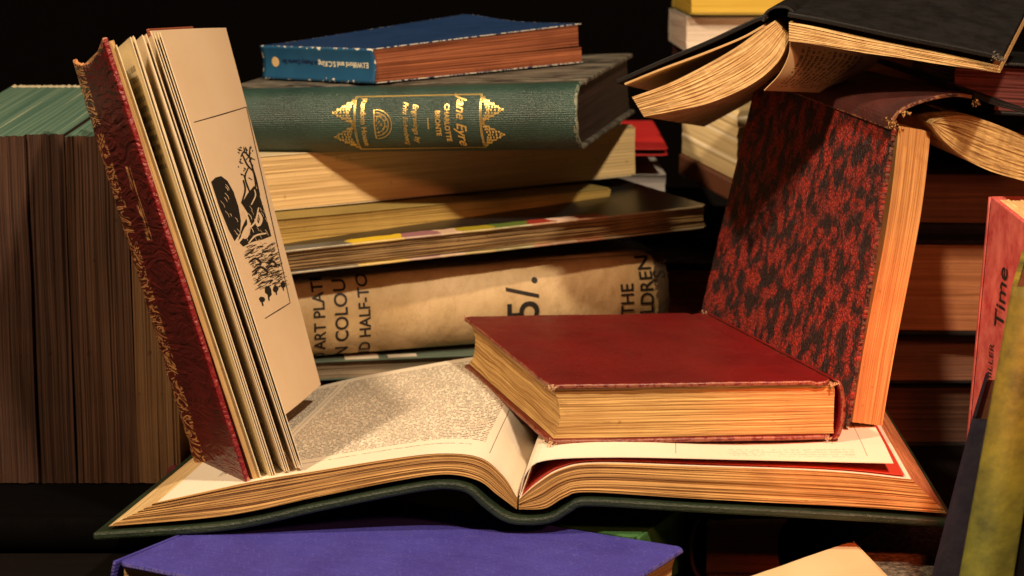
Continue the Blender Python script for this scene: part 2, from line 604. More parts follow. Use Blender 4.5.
def sheet_path(name, pts, y0, y1, th, mat, parent, n=60, ny=14, lift=None, flip=False):
    path = smooth_path([front(p) for p in pts], n)
    acc = [0.0]
    for i in range(1, n + 1):
        acc.append(acc[-1] + (path[i] - path[i - 1]).length)
    nrm = []
    for i in range(n + 1):
        a = path[max(0, i - 1)]; b = path[min(n, i + 1)]
        d = (b - a).normalized()
        nrm.append(V((-d.y, d.x, 0)))
    def f(p):
        i = int(round(p[0] * n))
        q = path[i] + nrm[i] * (p[2] * th)
        y = y0 + (y1 - y0) * p[1]
        dz = lift(path[i].x, y) if lift else 0
        return ob_pt(q.x, q.y + dz, y)
    o = box(name, f, (1, 1, 1), (n, ny, 1), mat, parent)
    # rewrite loc in metres along the leaf
    at = o.data.attributes["loc"].data
    for d in at:
        a = d.vector
        i = int(round(a[0] * n))
        s = acc[-1] - acc[i] if flip else acc[i]
        d.vector = (s, y0 + (y1 - y0) * a[1], a[2] * th)
    for pl in o.data.polygons:
        pl.use_smooth = False
    return o

GREEN_LEATHER = cloth("green_leather", (0.006, 0.015, 0.008), rough=0.40, var=0.9, spec=0.5, bumpd=0.0012, blot=(0.030, 0.045, 0.022), weave=0)
cp = [(95, 531), (229, 521), (315, 503), (394, 487), (440, 480), (470, 484), (488, 499), (508, 513), (530, 516), (552, 513), (569, 503), (590, 497),
      (694, 503), (860, 512), (955, 519)]
cover = sheet_path("cover", cp, -0.004, OB_L + 0.004, -0.0042, GREEN_LEATHER, OB, n=120)
bevel(cover, 0.0012)
sheet_path("loose_leaf", [(520, 495), (527, 472), (546, 460), (616, 457), (740, 459.5), (893, 463)], -0.001, OB_L - 0.01, 0.0004, PAGE_R, OB,
           lift=lambda x, y: 0.0012 * math.sin(x * 40) * min(1, y / 0.03))
GLOW_PAPER = page_surface("red_glow_paper", (0.55, 0.06, 0.035), stain=0.3)  # red glow between the leaves painted as the colour of this sheet
sheet_path("red_glow_leaf", [(521, 498), (538, 481), (561, 467.5), (597, 461.5), (694, 464.5), (830, 469.5), (905, 476.5)], 0.0015, OB_L - 0.004, 0.0003, GLOW_PAPER, OB)

# ================================================================== RED BOOK lying on it
RZ = 0.2015
fl, fr, bl = Pz(549, 385, RZ), Pz(833, 380, RZ), Pz(468, 312, RZ)
br = Pz(703, 315, RZ)
TH = 0.0325
Fr = Frame(fr - V((0, 0, TH)), fl - V((0, 0, TH)), (br - V((0, 0, TH))) * 0.6 + (fr + (bl - fl) - V((0, 0, TH))) * 0.4)
RED_CLOTH = cloth("red_cloth", (0.135, 0.005, 0.006), Fr.w, Fr.l, (0.27, 0.085, 0.045), 0.34, rough=0.36, var=0.7, spec=0.5, blot=(0.060, 0.002, 0.004), bumpd=0.0005, scuff=0.22)
RED_PAGES = paper_edge("red_book_page_edges", (0.70, 0.46, 0.17), (0.26, 0.12, 0.035), fine=2200, coarse=430, contrast=1.3, blotch=0.2, wave=0.0010)
rb = closed_book("red_book", "closed red cloth book with gilt brown page edges lying flat on the open book", Fr, TH, RED_CLOTH, RED_PAGES,
                 bt=0.0026, sq=0.0032, rnd=0.005, foredip=0.0035, seed=2.0, pagediv=(70, 60, 60), amp=0.0005, edge=0.0005, wob=0.0005, sink=0.0038)
# frayed corner cloth
FRAY = cloth("frayed_cloth", (0.55, 0.34, 0.20), rough=0.9, bumpd=0.001)
def fray(parent, centers, seed=1, size=0.0028, count=26, mat=None):
    if len(centers) > 1:
        for i, c in enumerate(centers):
            fray(parent, [c], seed + i * 17, size, count, mat)
        return
    rnd = random.Random(seed)
    vs, ls, fs = [], [], []
    for c in centers:
        for _ in range(count):
            p = V(c) + V((rnd.gauss(0, 1), rnd.gauss(0, 1), rnd.gauss(0, 0.6))) * size * 0.45
            r = size * rnd.uniform(0.12, 0.34)
            d = [V((rnd.uniform(-1, 1), rnd.uniform(-1, 1), rnd.uniform(-1, 1))).normalized() * r * rnd.uniform(0.6, 1.8) for _ in range(4)]
            b = len(vs)
            for q in d:
                vs.append(p + q); ls.append(p + q)
            fs += [[b, b + 1, b + 2], [b, b + 2, b + 3], [b, b + 3, b + 1], [b + 1, b + 3, b + 2]]
    return link("frayed_corner", vs, ls, fs, mat or FRAY, parent)
w_, l_ = Fr.w, Fr.l
for k, c in enumerate([(w_ - 0.001, 0.001, TH - 0.001), (w_ - 0.001, 0.001, 0.001), (0.0, 0.0, TH - 0.002), (0.002, 0.001, 0.001), (w_ - 0.001, l_ - 0.001, TH - 0.001), (0.0, l_, TH - 0.001)]):
    fray(rb["root"], [Fr(V(c))], seed=k, size=0.0036 if k < 2 else 0.0028)

# ================================================================== LEANING BOOK on the left page
def quadmap(NB, NT_, FB, FT):
    """x near->far, y bottom->top (unit), z thickness in metres along the normal"""
    n = (V(FB) - V(NB)).cross(V(NT_) - V(NB)).normalized()
    if n.x < 0:
        n = -n
    def f(p):
        a, b = p[0], p[1]
        lo = V(NB).lerp(V(FB), a); hi = V(NT_).lerp(V(FT), a)
        return lo.lerp(hi, b) + n * p[2]
    return f
def plate(name, NB, NT_, FB, FT, th, mat, parent, div=(20, 40, 1), bow=0.0, disp=None):
    q = quadmap(NB, NT_, FB, FT)
    W = (V(FB) - V(NB)).length; H = (V(NT_) - V(NB)).length
    def f(p):
        a, b = p[0] / W, p[1] / H
        return q((a, b, p[2] + bow * math.sin(math.pi * a)))
    return box(name, f, (W, H, th), div, mat, parent, disp)

LNB, LNT = P(247, 487, -0.034), P(102, 38, -0.034)
LFB, LFT = P(190, 463, 0.075), P(68, 61, 0.085)
LB_ = thing("leaning_book", "worn red gilt-edged book standing half open and leaning left on the open book", "book", LNB)
# cover material: red leather with gilt at the far strip
W1 = (LFB - LNB).length; H1 = (LNT - LNB).length
m = NT("red_leather_gilt")
nn = m.noise(m.loc, 30, 5, 0.6)
base = m.mix(m.ramp(nn, [(0.3, 0.0), (0.75, 1.0)]), (0.15, 0.014, 0.012), (0.07, 0.007, 0.008))
edge_ = m.math('LESS_THAN', m.x, m.math('ADD', 0.002, m.math('MULTIPLY', m.noise(m.loc, 60, 3), 0.010)))
base = m.mix(m.math('MULTIPLY', edge_, 0.7), base, (0.22, 0.008, 0.010))
gx = m.math('GREATER_THAN', m.x, W1 * 0.66)
dn = m.noise(m.scale(m.loc, (0.22, 1, 1)), 95, 2, 0.5, 2.5)
orn = m.inside(m.math('FRACT', m.math('MULTIPLY', dn, 5.0)), 0.0, 0.42)
gapn = m.noise(m.vec(0.0, m.math('MULTIPLY', m.y, 24), 0.0), 1.0, 1)
gaps = m.math('LESS_THAN', gapn, 0.62)
gm = m.math('MULTIPLY', m.math('MULTIPLY', gx, orn), gaps)
streak = m.math('MULTIPLY', m.inside(m.y, H1 * 0.56, H1 * 0.73), m.inside(m.x, W1 * 0.30, W1 * 0.42))
gm = m.math('MAXIMUM', gm, m.math('MULTIPLY', streak, m.math('GREATER_THAN', m.noise(m.scale(m.loc, (1, .3, 1)), 260, 3), 0.52)))
rub = m.math('LESS_THAN', m.math('MINIMUM', m.y, m.math('SUBTRACT', H1, m.y)), m.math('MULTIPLY', m.math('SUBTRACT', m.noise(m.loc, 200, 3), 0.36), 0.016))
base = m.mix(m.math('MULTIPLY', rub, 0.75), base, (0.5, 0.22, 0.12))
base = m.mix(gm, base, (0.95, 0.45, 0.17))
m.bump(m.math('ADD', dn, m.math('MULTIPLY', m.noise(m.loc, 700, 3), 0.2)), 0.0022, 0.8)
LEATHER_GILT = m.done(base, m.math('SUBTRACT', 0.42, m.math('MULTIPLY', gm, 0.12)), 0.5, m.math('MULTIPLY', gm, 0.25))
def topdip(L, a, b, c):
    if b > 0.9:
        L.y -= 0.007 * math.sin(math.pi * min(1, a * 1.0)) * (b - 0.9) / 0.1
    L.x += noise.noise(V((L.y * 60, 3, 1))) * 0.0008 if a in (0, 1) else 0
    L.y += noise.noise(V((L.x * 200, 2, b))) * 0.0008 if b in (0, 1) else 0
    if a > 0.78:
        L.z += 0.0025 * ((a - 0.78) / 0.22) ** 2 * (1 + 0.4 * noise.noise(V((0, L.y * 120, 0))))
    return L
bevel(plate("front_board", LNB, LNT, LFB, LFT, 0.0028, LEATHER_GILT, LB_, (30, 90, 1), disp=topdip), 0.0007)
LEAN_EDGE = paper_edge("leaning_page_edges", (0.66, 0.45, 0.20), (0.30, 0.16, 0.05), axis='z', fine=3000, coarse=900, blotch=0.25)  # cream-brown page edges of the leaning book
PAGE_LEAN = page_surface("loose_page", (0.80, 0.68, 0.44), dict(blocks=[(0.012, 0.075, H1 * 0.70, H1 * 0.93, 0.0052, 0.6)], rules=[]))
PAGE_PLAIN = page_surface("plain_page", (0.80, 0.67, 0.46))
sh = V((0.0031, 0, 0.0008))
o = plate("page_block", LNB + V((0.0034, 0.003, 0.002)), P(107, 42, -0.031), LFB + V((0.0095, -0.012, 0.004)), LFT + V((0.0095, -0.012, -0.003)), 0.0036, LEAN_EDGE, LB_, (20, 60, 10))
leaves = [((262, 482), (116, 45), 0.020), ((271, 477), (130, 37), 0.035), ((273, 476.5), (133, 36), 0.05), ((275.5, 476), (134, 37.5), 0.08), ((285, 472), (142, 35), 0.40), ((287, 471.5), (143, 36), 0.42),
          ((289, 471), (146, 34), 0.45), ((296, 468.5), (152, 34.5), 0.76), ((298, 468), (154, 33), 0.80), ((299.5, 468), (157, 32.5), 0.84), ((302, 467), (159.5, 32.5), 0.88)]
IFB, IFT = P(320, 389, 0.150), P(225, 28, 0.165)
INB, INT_ = P(268, 427, 0.060), P(150, 31, 0.060)
IFB.z = max(IFB.z, 0.165)
for (b, t, k) in leaves:
    nb, nt = P(b[0], b[1], -0.032), P(t[0], t[1], -0.032)
    fb = (LFB + V((0.016, -0.004, 0.006))).lerp(V((-0.150, 0.10, 0.160)), k)
    ft = (LFT + V((0.016, -0.004, -0.002))).lerp(LFT + V((0.03, 0.03, 0.006)), k)
    plate("leaf", nb, nt, fb, ft, 0.0004, PAGE_LEAN if k < 0.04 else PAGE_PLAIN, LB_, (14, 20, 1), bow=0.0035 * k + 0.0006)
illus = plate("illustrated_page", INB, INT_, IFB, IFT, 0.0006, page_surface("illustrated_paper", (0.80, 0.63, 0.42), stain=0.25), LB_, (20, 30, 1), bow=0.0015)
bevel(plate("back_board", INB + V((-0.010, 0.02, 0.006)), INT_ + V((-0.006, 0.02, 0.0)), IFB + V((-0.014, -0.03, 0.012)), IFT + V((-0.015, -0.035, 0.0022)), 0.0022, RED_CLOTH, LB_), 0.0006)

# ink drawing on the illustrated page
def ipage(px, py):
    """pixel on the photographed page -> page coordinates (u from near edge, v from foot)"""
    nb, nt, fb, ft = (268, 427), (150, 31), (320, 389), (225, 28)
    u, v = 0.5, 0.5
    for _ in range(30):
        x = (nb[0] * (1 - u) + fb[0] * u) * (1 - v) + (nt[0] * (1 - u) + ft[0] * u) * v
        y = (nb[1] * (1 - u) + fb[1] * u) * (1 - v) + (nt[1] * (1 - u) + ft[1] * u) * v
        dxu = (fb[0] - nb[0]) * (1 - v) + (ft[0] - nt[0]) * v; dyu = (fb[1] - nb[1]) * (1 - v) + (ft[1] - nt[1]) * v
        dxv = (nt[0] - nb[0]) * (1 - u) + (ft[0] - fb[0]) * u; dyv = (nt[1] - nb[1]) * (1 - u) + (ft[1] - fb[1]) * u
        det = dxu * dyv - dyu * dxv
        ex, ey = px - x, py - y
        u += (ex * dyv - ey * dxv) / det
        v += (dxu * ey - dyu * ex) / det
    return u, v
iq = quadmap(INB, INT_, IFB, IFT)
def ip(px, py, off=0.0007):
    u, v = ipage(px, py)
    return iq((u, v, off + 0.0015 * math.sin(math.pi * u)))
iv, ifc = [], []
def ipoly(pts, off=0.0007):
    c = (sum(p[0] for p in pts) / len(pts), sum(p[1] for p in pts) / len(pts))
    b = len(iv)
    iv.append(ip(*c, off))
    for p in pts:
        iv.append(ip(*p, off))
    n = len(pts)
    for i in range(n):
        ifc.append([b, b + 1 + i, b + 1 + (i + 1) % n])
def istroke(pts, wd, off=0.00072):
    pts = [q for q in smooth_path(pts, max(4, len(pts) * 3))]
    L = []
    for i, q in enumerate(pts):
        a = pts[max(0, i - 1)]; c = pts[min(len(pts) - 1, i + 1)]
        d = (c - a)
        if d.length < 1e-6:
            d = V((1, 0, 0))
        d.normalize()
        ww = wd * (0.5 + 0.5 * math.sin(math.pi * (0.15 + 0.7 * i / (len(pts) - 1))))
        L.append((q.x - d.y * ww, q.y + d.x * ww, q.x + d.y * ww, q.y - d.x * ww))
    b = len(iv)
    for (x0, y0, x1, y1) in L:
        iv.append(ip(x0, y0, off)); iv.append(ip(x1, y1, off))
    for i in range(len(L) - 1):
        k = b + 2 * i
        ifc.append([k, k + 1, k + 3, k + 2])
rnd = random.Random(4)
istroke([(190, 121), (218, 114), (245, 107)], 0.55)
istroke([(245, 107), (266, 206), (287, 305)], 0.55)
istroke([(287, 305), (275, 311), (260, 319)], 0.55)
ipoly([(207, 180), (211, 176), (216, 175), (222, 180), (228, 191), (233, 206), (235.5, 220), (235, 232), (230, 240), (224, 228), (215, 205)])
ipoly([(236, 203), (243, 193), (250, 186), (254, 190), (259, 205), (264, 222), (268, 237), (258, 240), (247, 242), (238, 246), (233, 240), (237, 226), (243, 214)])
for st in ([(252, 188), (250, 172), (246, 158), (247, 147)], [(250, 172), (243, 165), (238, 155)], [(248, 160), (240, 152), (236, 157)], [(246, 195), (240, 178), (244, 168)],
           [(236, 203), (240, 190), (238, 180)], [(256, 196), (252, 178), (249, 168)]):
    istroke(st, 1.0)
for _ in range(26):
    x, y = rnd.uniform(233, 250), rnd.uniform(145, 180)
    istroke([(x, y), (x + rnd.uniform(-2, 2), y + rnd.uniform(-2, 2)), (x + rnd.uniform(-3, 3), y + rnd.uniform(-3, 3))], 0.5)
for _ in range(260):
    v = rnd.random()
    x = rnd.uniform(236 + v * 14, 268 + v * 12); y = 246 + v * 44
    ln = rnd.uniform(2, 8)
    istroke([(x, y), (x + ln * 0.5, y - ln * 0.25 + rnd.uniform(-1, 1)), (x + ln, y - ln * 0.4)], rnd.uniform(0.12, 0.5))
for cx, cy, s in ((263, 292, 6), (271, 290, 4), (279, 286, 4), (257, 300, 4)):
    pts = []
    for k in range(9):
        a = k / 9 * 6.283
        r = s * rnd.uniform(0.5, 1.1)
        pts.append((cx + r * math.cos(a) * 0.8, cy + r * math.sin(a)))
    ipoly(pts)
    istroke([(cx, cy + s * 0.5), (cx + 1, cy + s * 1.6)], 0.8)
for x0, y0, r in ((255, 272, 8), (250, 262, 6), (268, 265, 5)):
    istroke([(x0 - r, y0), (x0, y0 - r * .6), (x0 + r, y0 + 2), (x0, y0 + r * .5)], 1.1)
link("ink_drawing", iv, iv, ifc, INK, illus)
# white branches over the dark tree
WHITE_INK = NT("paper_gaps").done((0.80, 0.63, 0.42), 0.6, 0.2)
iv, ifc = [], []
istroke([(232, 243), (240, 232), (243, 222), (238, 210)], 1.3, 0.0008)
istroke([(241, 230), (250, 222), (254, 208)], 0.9, 0.0008)
istroke([(254, 213), (257, 220), (253, 226), (250, 219)], 1.5, 0.0008)
istroke([(243, 243), (250, 236), (262, 234)], 0.8, 0.0008)
istroke([(246, 205), (251, 196), (250, 190)], 0.7, 0.0008)
for _ in range(34):
    a = rnd.uniform(0, 1)
    x, y = (rnd.uniform(212, 234), rnd.uniform(182, 236)) if a < 0.5 else (rnd.uniform(240, 262), rnd.uniform(198, 240))
    L_ = rnd.uniform(2, 7)
    istroke([(x, y), (x + L_ * 0.4, y + L_ * 0.5), (x + L_ * 0.6, y + L_)], rnd.uniform(0.12, 0.3), 0.0008)
link("white_branches", iv, iv, ifc, WHITE_INK, illus)

# ================================================================== UPRIGHT BOOK far left
m = NT("green_painted_top")
fan = m.noise(m.vec(m.math('MULTIPLY', m.x, 500), m.math('MULTIPLY', m.y, 3), 0.0), 1.0, 2, 0.6)
pat = m.noise(m.loc, 40, 4)
c0 = m.mix(m.ramp(fan, [(0.42, 0.0), (0.62, 1.0)]), (0.050, 0.105, 0.078), (0.11, 0.17, 0.125))
c0 = m.mix(m.ramp(fan, [(0.66, 0.0), (0.72, 1.0)]), c0, (0.45, 0.40, 0.26))
c0 = m.mix(m.math('GREATER_THAN', m.y, 0.172), c0, (0.5, 0.44, 0.3))
GREEN_TOP = m.done(c0, 0.6, 0.3)
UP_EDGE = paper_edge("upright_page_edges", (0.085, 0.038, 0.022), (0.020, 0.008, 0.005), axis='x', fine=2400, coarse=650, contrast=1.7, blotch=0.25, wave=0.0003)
uA = P(-60, 484, 0.12); uB = P(182, 482, 0.12)
UPR = thing("upright_book", "thick upright book with green painted top edge and brown page edges at the left", "book", uA)
UPT = P(40, 137, 0.12).z - uA.z
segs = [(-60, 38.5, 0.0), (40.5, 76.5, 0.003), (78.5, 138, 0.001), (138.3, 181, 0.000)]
UP_HALF_LIT = paper_edge('upright_half_lit_edges', (0.12, 0.055, 0.028), (0.030, 0.012, 0.007), axis='x', fine=2300, coarse=650, contrast=1.7, blotch=0.2, wave=0.0003)  # half-lit copy of the page edges, blends towards the lit section
UP_LIT = paper_edge('upright_lit_edges', (0.25, 0.135, 0.06), (0.08, 0.034, 0.014), axis='x', fine=2200, coarse=520, contrast=1.0, blotch=0.2, wave=0.0003)  # light on the rightmost section painted as a paler copy of the edges
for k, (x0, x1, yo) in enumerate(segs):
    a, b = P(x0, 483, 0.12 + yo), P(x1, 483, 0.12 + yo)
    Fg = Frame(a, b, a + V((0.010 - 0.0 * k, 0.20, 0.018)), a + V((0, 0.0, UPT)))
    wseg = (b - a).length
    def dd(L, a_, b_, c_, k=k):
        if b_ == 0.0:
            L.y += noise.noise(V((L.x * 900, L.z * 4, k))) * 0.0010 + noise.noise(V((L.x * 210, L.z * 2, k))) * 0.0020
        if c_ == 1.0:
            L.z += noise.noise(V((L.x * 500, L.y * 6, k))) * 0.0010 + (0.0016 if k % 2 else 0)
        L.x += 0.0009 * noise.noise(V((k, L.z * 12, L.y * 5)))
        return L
    box("page_section", Fg, (wseg, 0.18, UPT), (max(12, int(wseg / 0.0009)), 12, 26), None, UPR, dd, mats=[UP_LIT if k == 3 else UP_HALF_LIT if k == 2 else UP_EDGE, GREEN_TOP], pick=lambda s: 1 if s == 'z1' else 0)
Fg = Frame(P(-70, 484, 0.30), P(190, 482, 0.30), P(-70, 484, 0.30) + V((0, 0.01, 0)), P(-70, 484, 0.30) + V((0, 0, 0.2)))
box("spine", Fg, (Fg.w, 0.02, 0.20), (8, 2, 8), DARK_LEATHER, UPR)

# support under it: black book
def simple_book(name, label, A, B, depth, t, cover, pages, spine_back=True, skew=0.0, dz=0.0, **kw):
    """A, B = near bottom corners (left, right); the pages face the camera when spine_back, else the spine does"""
    A, B = V(A), V(B)
    A2 = perp(A, B, depth, skew, dz); B2 = A2 + (B - A)
    if spine_back == True:
        F = Frame(A2, A, B2)
    elif spine_back == 'left':
        F = Frame(A, B, A2)
    elif spine_back == 'right':
        F = Frame(B, A, B2)
    else:
        F = Frame(A, A2, B)
    return closed_book(name, label, F, t, cover, pages, **kw)

simple_book("black_book", "black-covered book lying beneath the green-topped upright book", V((-0.42, 0.055, ZT)), V((-0.205, 0.055, ZT)), 0.28, P(40, 484, 0.12).z - ZT - 0.0005,
            cloth("black_boards", (0.0015, 0.0012, 0.0012), rough=0.9, spec=0.03, bumpd=0.0001), DARK_EDGE, pagediv=(10, 20, 16), bt=0.002, spine_back=False)

# ================================================================== BACK STACK
# children's book with paper jacket
cA, cB = P(240, 366, 0.232), P(661, 331, 0.300)
cA.z = 0.1625; cB.z = 0.1700
CT = 0.0525
A2 = perp(cA, cB, 0.18)
Fc = Frame(cA, A2, cB)
m = NT("old_paper_jacket")
n1 = m.noise(m.loc, 18, 5, 0.65); n2 = m.noise(m.loc, 160, 4, 0.7)
c0 = m.mix(m.ramp(n1, [(0.35, 0.0), (0.7, 1.0)]), (0.58, 0.43, 0.24), (0.40, 0.27, 0.12))
c0 = m.mix(m.math('MULTIPLY', m.ramp(n2, [(0.5, 0.0), (0.7, 1.0)]), 0.35), c0, (0.30, 0.19, 0.08))
torn = m.math('GREATER_THAN', m.math('ADD', m.y, m.math('MULTIPLY', m.noise(m.loc, 110, 4, 0.7), 0.016)), Fc.l - 0.001)
c0 = m.mix(torn, c0, (0.08, 0.05, 0.03))
crk = m.voro(m.scale(m.loc, (1, 1, 1)), 55, 'DISTANCE_TO_EDGE')
c0 = m.mix(m.math('MULTIPLY', m.ramp(crk, [(0.0, 1.0), (0.02, 0.0)]), 0.16), c0, (0.25, 0.15, 0.06))
m.bump(m.math('ADD', m.noise(m.loc, 40, 5, 0.6), m.math('MULTIPLY', crk, 0.4)), 0.0035, 0.6)
JACKET = m.done(c0, 0.55, 0.3)
ch = closed_book("jacketed_book", "book in torn brown paper jacket lettered THE CHILDREN, priced 5/-, low in the stack", Fc, CT,
                 JACKET, BROWN_EDGE, bt=0.002, rnd=0.017, seed=5.0, pagediv=(10, 30, 20), edge=0.0008)
def spine_surf(bk, y0, z0, sy, sz, rot, off=0.0004):
    """rot 'cw' reads downward, 'ccw' reads upward, 'flat' reads along the spine, 'flip' upside down"""
    F, t, r, bt = bk["F"], bk["t"], bk["rnd"], bk["bt"]
    def s(tx, ty):
        if rot == 'cw':
            y, z = y0 + ty * sy, z0 - tx * sz
        elif rot == 'ccw':
            y, z = y0 - ty * sy, z0 + tx * sz
        elif rot == 'flip':
            y, z = y0 - tx * sy, z0 - ty * sz
        else:
            y, z = y0 + tx * sy, z0 + ty * sz
        z = max(t * 0.004, min(t * 0.996, z))
        if r > 0.004:
            q = max(0.0, 1 - ((z - t / 2) / (t / 2)) ** 2) ** 0.5
        else:
            q = math.sin(math.pi * z / t)
        return F(V((-bt * 0.8 - 0.0002 - r * q - off, y, z)))
    return s
def ypos(F, px, py):
    """distance along F.y whose projection falls at pixel column px"""
    best = None
    for k in range(400):
        y = F.l * k / 399
        q = F(V((-0.008, y, 0.02))) - CAM
        x = 512 + FPX * q.x / q.dot(FWD)
        if best is None or abs(x - px) < best[0]:
            best = (abs(x - px), y)
    return best[1]
zc = CT * 0.5
items = []
for (s, sz, px, z0, al) in [("THE", 0.0125, 624, 0.0255, 'CENTER'), ("CHILDREN", 0.0130, 643, 0.0235, 'CENTER'),
                            ("'S", 0.012, 656, 0.040, 'CENTER'), ("5/.", 0.031, 521, 0.031, 'CENTER'),
                            ("30 ART PLATES", 0.0105, 318, 0.0265, 'CENTER'), ("IN COLOUR", 0.0120, 340, 0.0270, 'CENTER'), ("AND HALF-TONE", 0.0105, 363, 0.0270, 'CENTER')]:
    items.append((s, sz, spine_surf(ch, ypos(Fc, px, 0), z0, 1.0, 1.0, 'ccw'), dict(step=0.0012, thick=0.00018, sx=0.95)))
lettering("lettering", items, INK, ch["root"])
fray(ch["root"], [Fc(V((-0.010, Fc.l - 0.0015, z))) for z in (0.008, 0.016, 0.024, 0.032, 0.040, 0.047)], seed=9, size=0.0035, count=16,
     mat=cloth("torn_jacket_paper", (0.50, 0.36, 0.18), rough=0.9))

# thin green-grey book under it
gA, gB = P(250, 393, 0.225), P(620, 358, 0.262)
gA.z = 0.148; gB.z = 0.152
TEAL = cloth("grey_green_paper", (0.09, 0.12, 0.09), rough=0.6)
tb = simple_book("thin_book", "thin grey-green book with white labels directly under the paper-jacketed book", gA, gB, 0.2, 0.0130, TEAL,
            paper_edge("pale_grey_edges", (0.30, 0.24, 0.16), (0.10, 0.07, 0.04)), bt=0.0012, sq=0.001, rnd=0.001, pagediv=(10, 40, 16), seed=4)
Ft = tb["F"]
LABEL = page_surface("white_label", (0.55, 0.48, 0.38))
for (u0, u1, dpt) in ((0.062, 0.084, 0.016), (0.090, 0.109, 0.008)):
    box("paper_label", Ft, (dpt, u1 - u0, 0.0004), (2, 4, 1), LABEL, tb["root"], origin=(Ft.w - dpt - 0.0015, u0, 0.0131))
# dark support under the stack
simple_book("support_book", "black book at the bottom of the middle stack, in deep shadow", V((-0.14, 0.235, ZT)), V((0.14, 0.29, ZT)), 0.2, 0.0575, BLACK_CLOTH, DARK_EDGE, pagediv=(8, 16, 12))

# picture book (colour strip along its edge)
pA, pB = P(215, 285, 0.185), P(709, 227, 0.290)
pA.z = P(280, 279, 0.20).z; pB.z = P(708, 228, 0.29).z
m = NT("colour_picture_cover")
seg = m.math('MULTIPLY', m.y, 1.0)
n = m.n("ShaderNodeValToRGB")
m.l(m.math('DIVIDE', m.math('ADD', m.y, m.math('MULTIPLY', m.noise(m.loc, 70, 4), 0.02)), 0.33), n.inputs[0])
n.color_ramp.interpolation = 'CONSTANT'
cols = [(0.0, (0.08, 0.10, 0.11)), (0.30, (0.70, 0.48, 0.02)), (0.40, (0.28, 0.12, 0.16)), (0.47, (0.60, 0.42, 0.30)), (0.52, (0.35, 0.28, 0.02)), (0.58, (0.10, 0.16, 0.03)),
        (0.66, (0.30, 0.03, 0.02)), (0.71, (0.7, 0.5, 0.4)), (0.76, (0.30, 0.02, 0.02)), (0.82, (0.012, 0.012, 0.012))]
e = n.color_ramp.elements
while len(e) < len(cols):
    e.new(0.5)
for el, (p_, c_) in zip(e, cols):
    el.position = p_; el.color = (*c_, 1)
PICW = 0.215
pm = m.math('GREATER_THAN', m.x, m.math('ADD', PICW - 0.020, m.math('MULTIPLY', m.noise(m.loc, 90, 4), 0.008)))
c0 = m.mix(pm, (0.010, 0.010, 0.010), n.outputs[0])
wr = m.math('GREATER_THAN', m.x, m.math('ADD', PICW - 0.0045, m.math('MULTIPLY', m.noise(m.loc, 200, 4), 0.006)))
c0 = m.mix(m.math('MULTIPLY', wr, 0.6), c0, (0.45, 0.36, 0.22))
PICT = m.done(c0, 0.35, 0.5)
pk = simple_book("picture_book", "broad black-covered picture book with coloured strip along its ragged front edge, above the paper jacket", pA, pB, PICW, 0.0155, PICT,
            paper_edge("ragged_brown_edges", (0.34, 0.22, 0.09), (0.05, 0.025, 0.012), fine=1400, coarse=500, contrast=1.4), bt=0.0014, sq=0.002, rnd=0.002, foredip=0.001,
            seed=11, edge=0.0009, amp=0.0012, pagediv=(10, 110, 26), hinge=False)

# yellow page block book
yA, yB = P(238, 256, 0.210), P(612, 235, 0.350)
ztop_l = P(280, 259, 0.20).z + 0.0005
yA.z = ztop_l + 0.0015; yB.z = ztop_l + 0.0060
YELLOW_PAPER = cloth("dark_yellow_paper", (0.25, 0.18, 0.05), rough=0.7)
simple_book("yellowed_book", "thick book with yellowed page edges lying on the picture book, dark to the right", yA, yB, 0.17, 0.0195, YELLOW_PAPER,
            paper_edge("yellow_page_edges", (0.52, 0.36, 0.10), (0.30, 0.18, 0.045), fine=2400, coarse=300, contrast=0.7), bt=0.0008, sq=0.0006, rnd=0.001, foredip=0.001, seed=6,
            pagediv=(10, 50, 26), hinge=False)
# ivory block book
iA, iB = P(240, 215, 0.240), P(636, 177, 0.400)
iA.z = P(275, 213, 0.255).z + 0.001; iB.z = iA.z + 0.006
ivt = 0.0365
iB.x = P(636, 177, 0.400).x
simple_book("ivory_book", "thick pale paperback with ivory page edges directly beneath the green gilt-lettered book", iA, iB, 0.16, ivt,
            cloth("ivory_card", (0.55, 0.45, 0.28), rough=0.6), paper_edge("ivory_page_edges", (0.74, 0.55, 0.28), (0.52, 0.34, 0.14), fine=2400, coarse=260, contrast=0.6, blotch=0.15),
            bt=0.0009, sq=0.0003, rnd=0.001, foredip=0.0005, seed=7, pagediv=(10, 50, 30), hinge=False)

# green gilt-lettered book (spine to the camera)
jA, jB = P(228, 153, 0.292), P(586, 148, 0.232)
JT = (P(243, 89, 0.29) - P(243, 152, 0.29)).z
JT2 = (P(586, 76, 0.232) - P(586, 148, 0.232)).z
JT = (JT + JT2) / 2 - 0.001
jn = max(iA.z, iB.z) + ivt
jd = perp(jA, jB, 0.17, 0.0, 0.008)
Fj = Frame(jA, jd, jB)
m = NT("green_book_cloth")
nn = m.noise(m.loc, 30, 5, 0.6)
c0 = m.mix(m.ramp(nn, [(0.3, 0.0), (0.7, 1.0)]), (0.022, 0.062, 0.048), (0.010, 0.032, 0.026))
wv = m.math('ADD', m.math('SINE', m.math('MULTIPLY', m.y, 7000)), m.math('SINE', m.math('MULTIPLY', m.z, 7000)))
spk = m.noise(m.loc, 1500, 2, 0.7)
c0 = m.mix(m.math('MULTIPLY', m.ramp(spk, [(0.5, 0.0), (0.75, 1.0)]), 0.35), c0, (0.16, 0.22, 0.17))
endw = m.math('LESS_THAN', m.math('MINIMUM', m.y, m.math('SUBTRACT', Fj.l, m.y)), m.math('MULTIPLY', m.math('SUBTRACT', m.noise(m.loc, 500, 3), 0.40), 0.012))
c0 = m.mix(m.math('MULTIPLY', endw, 0.7), c0, (0.25, 0.26, 0.18))
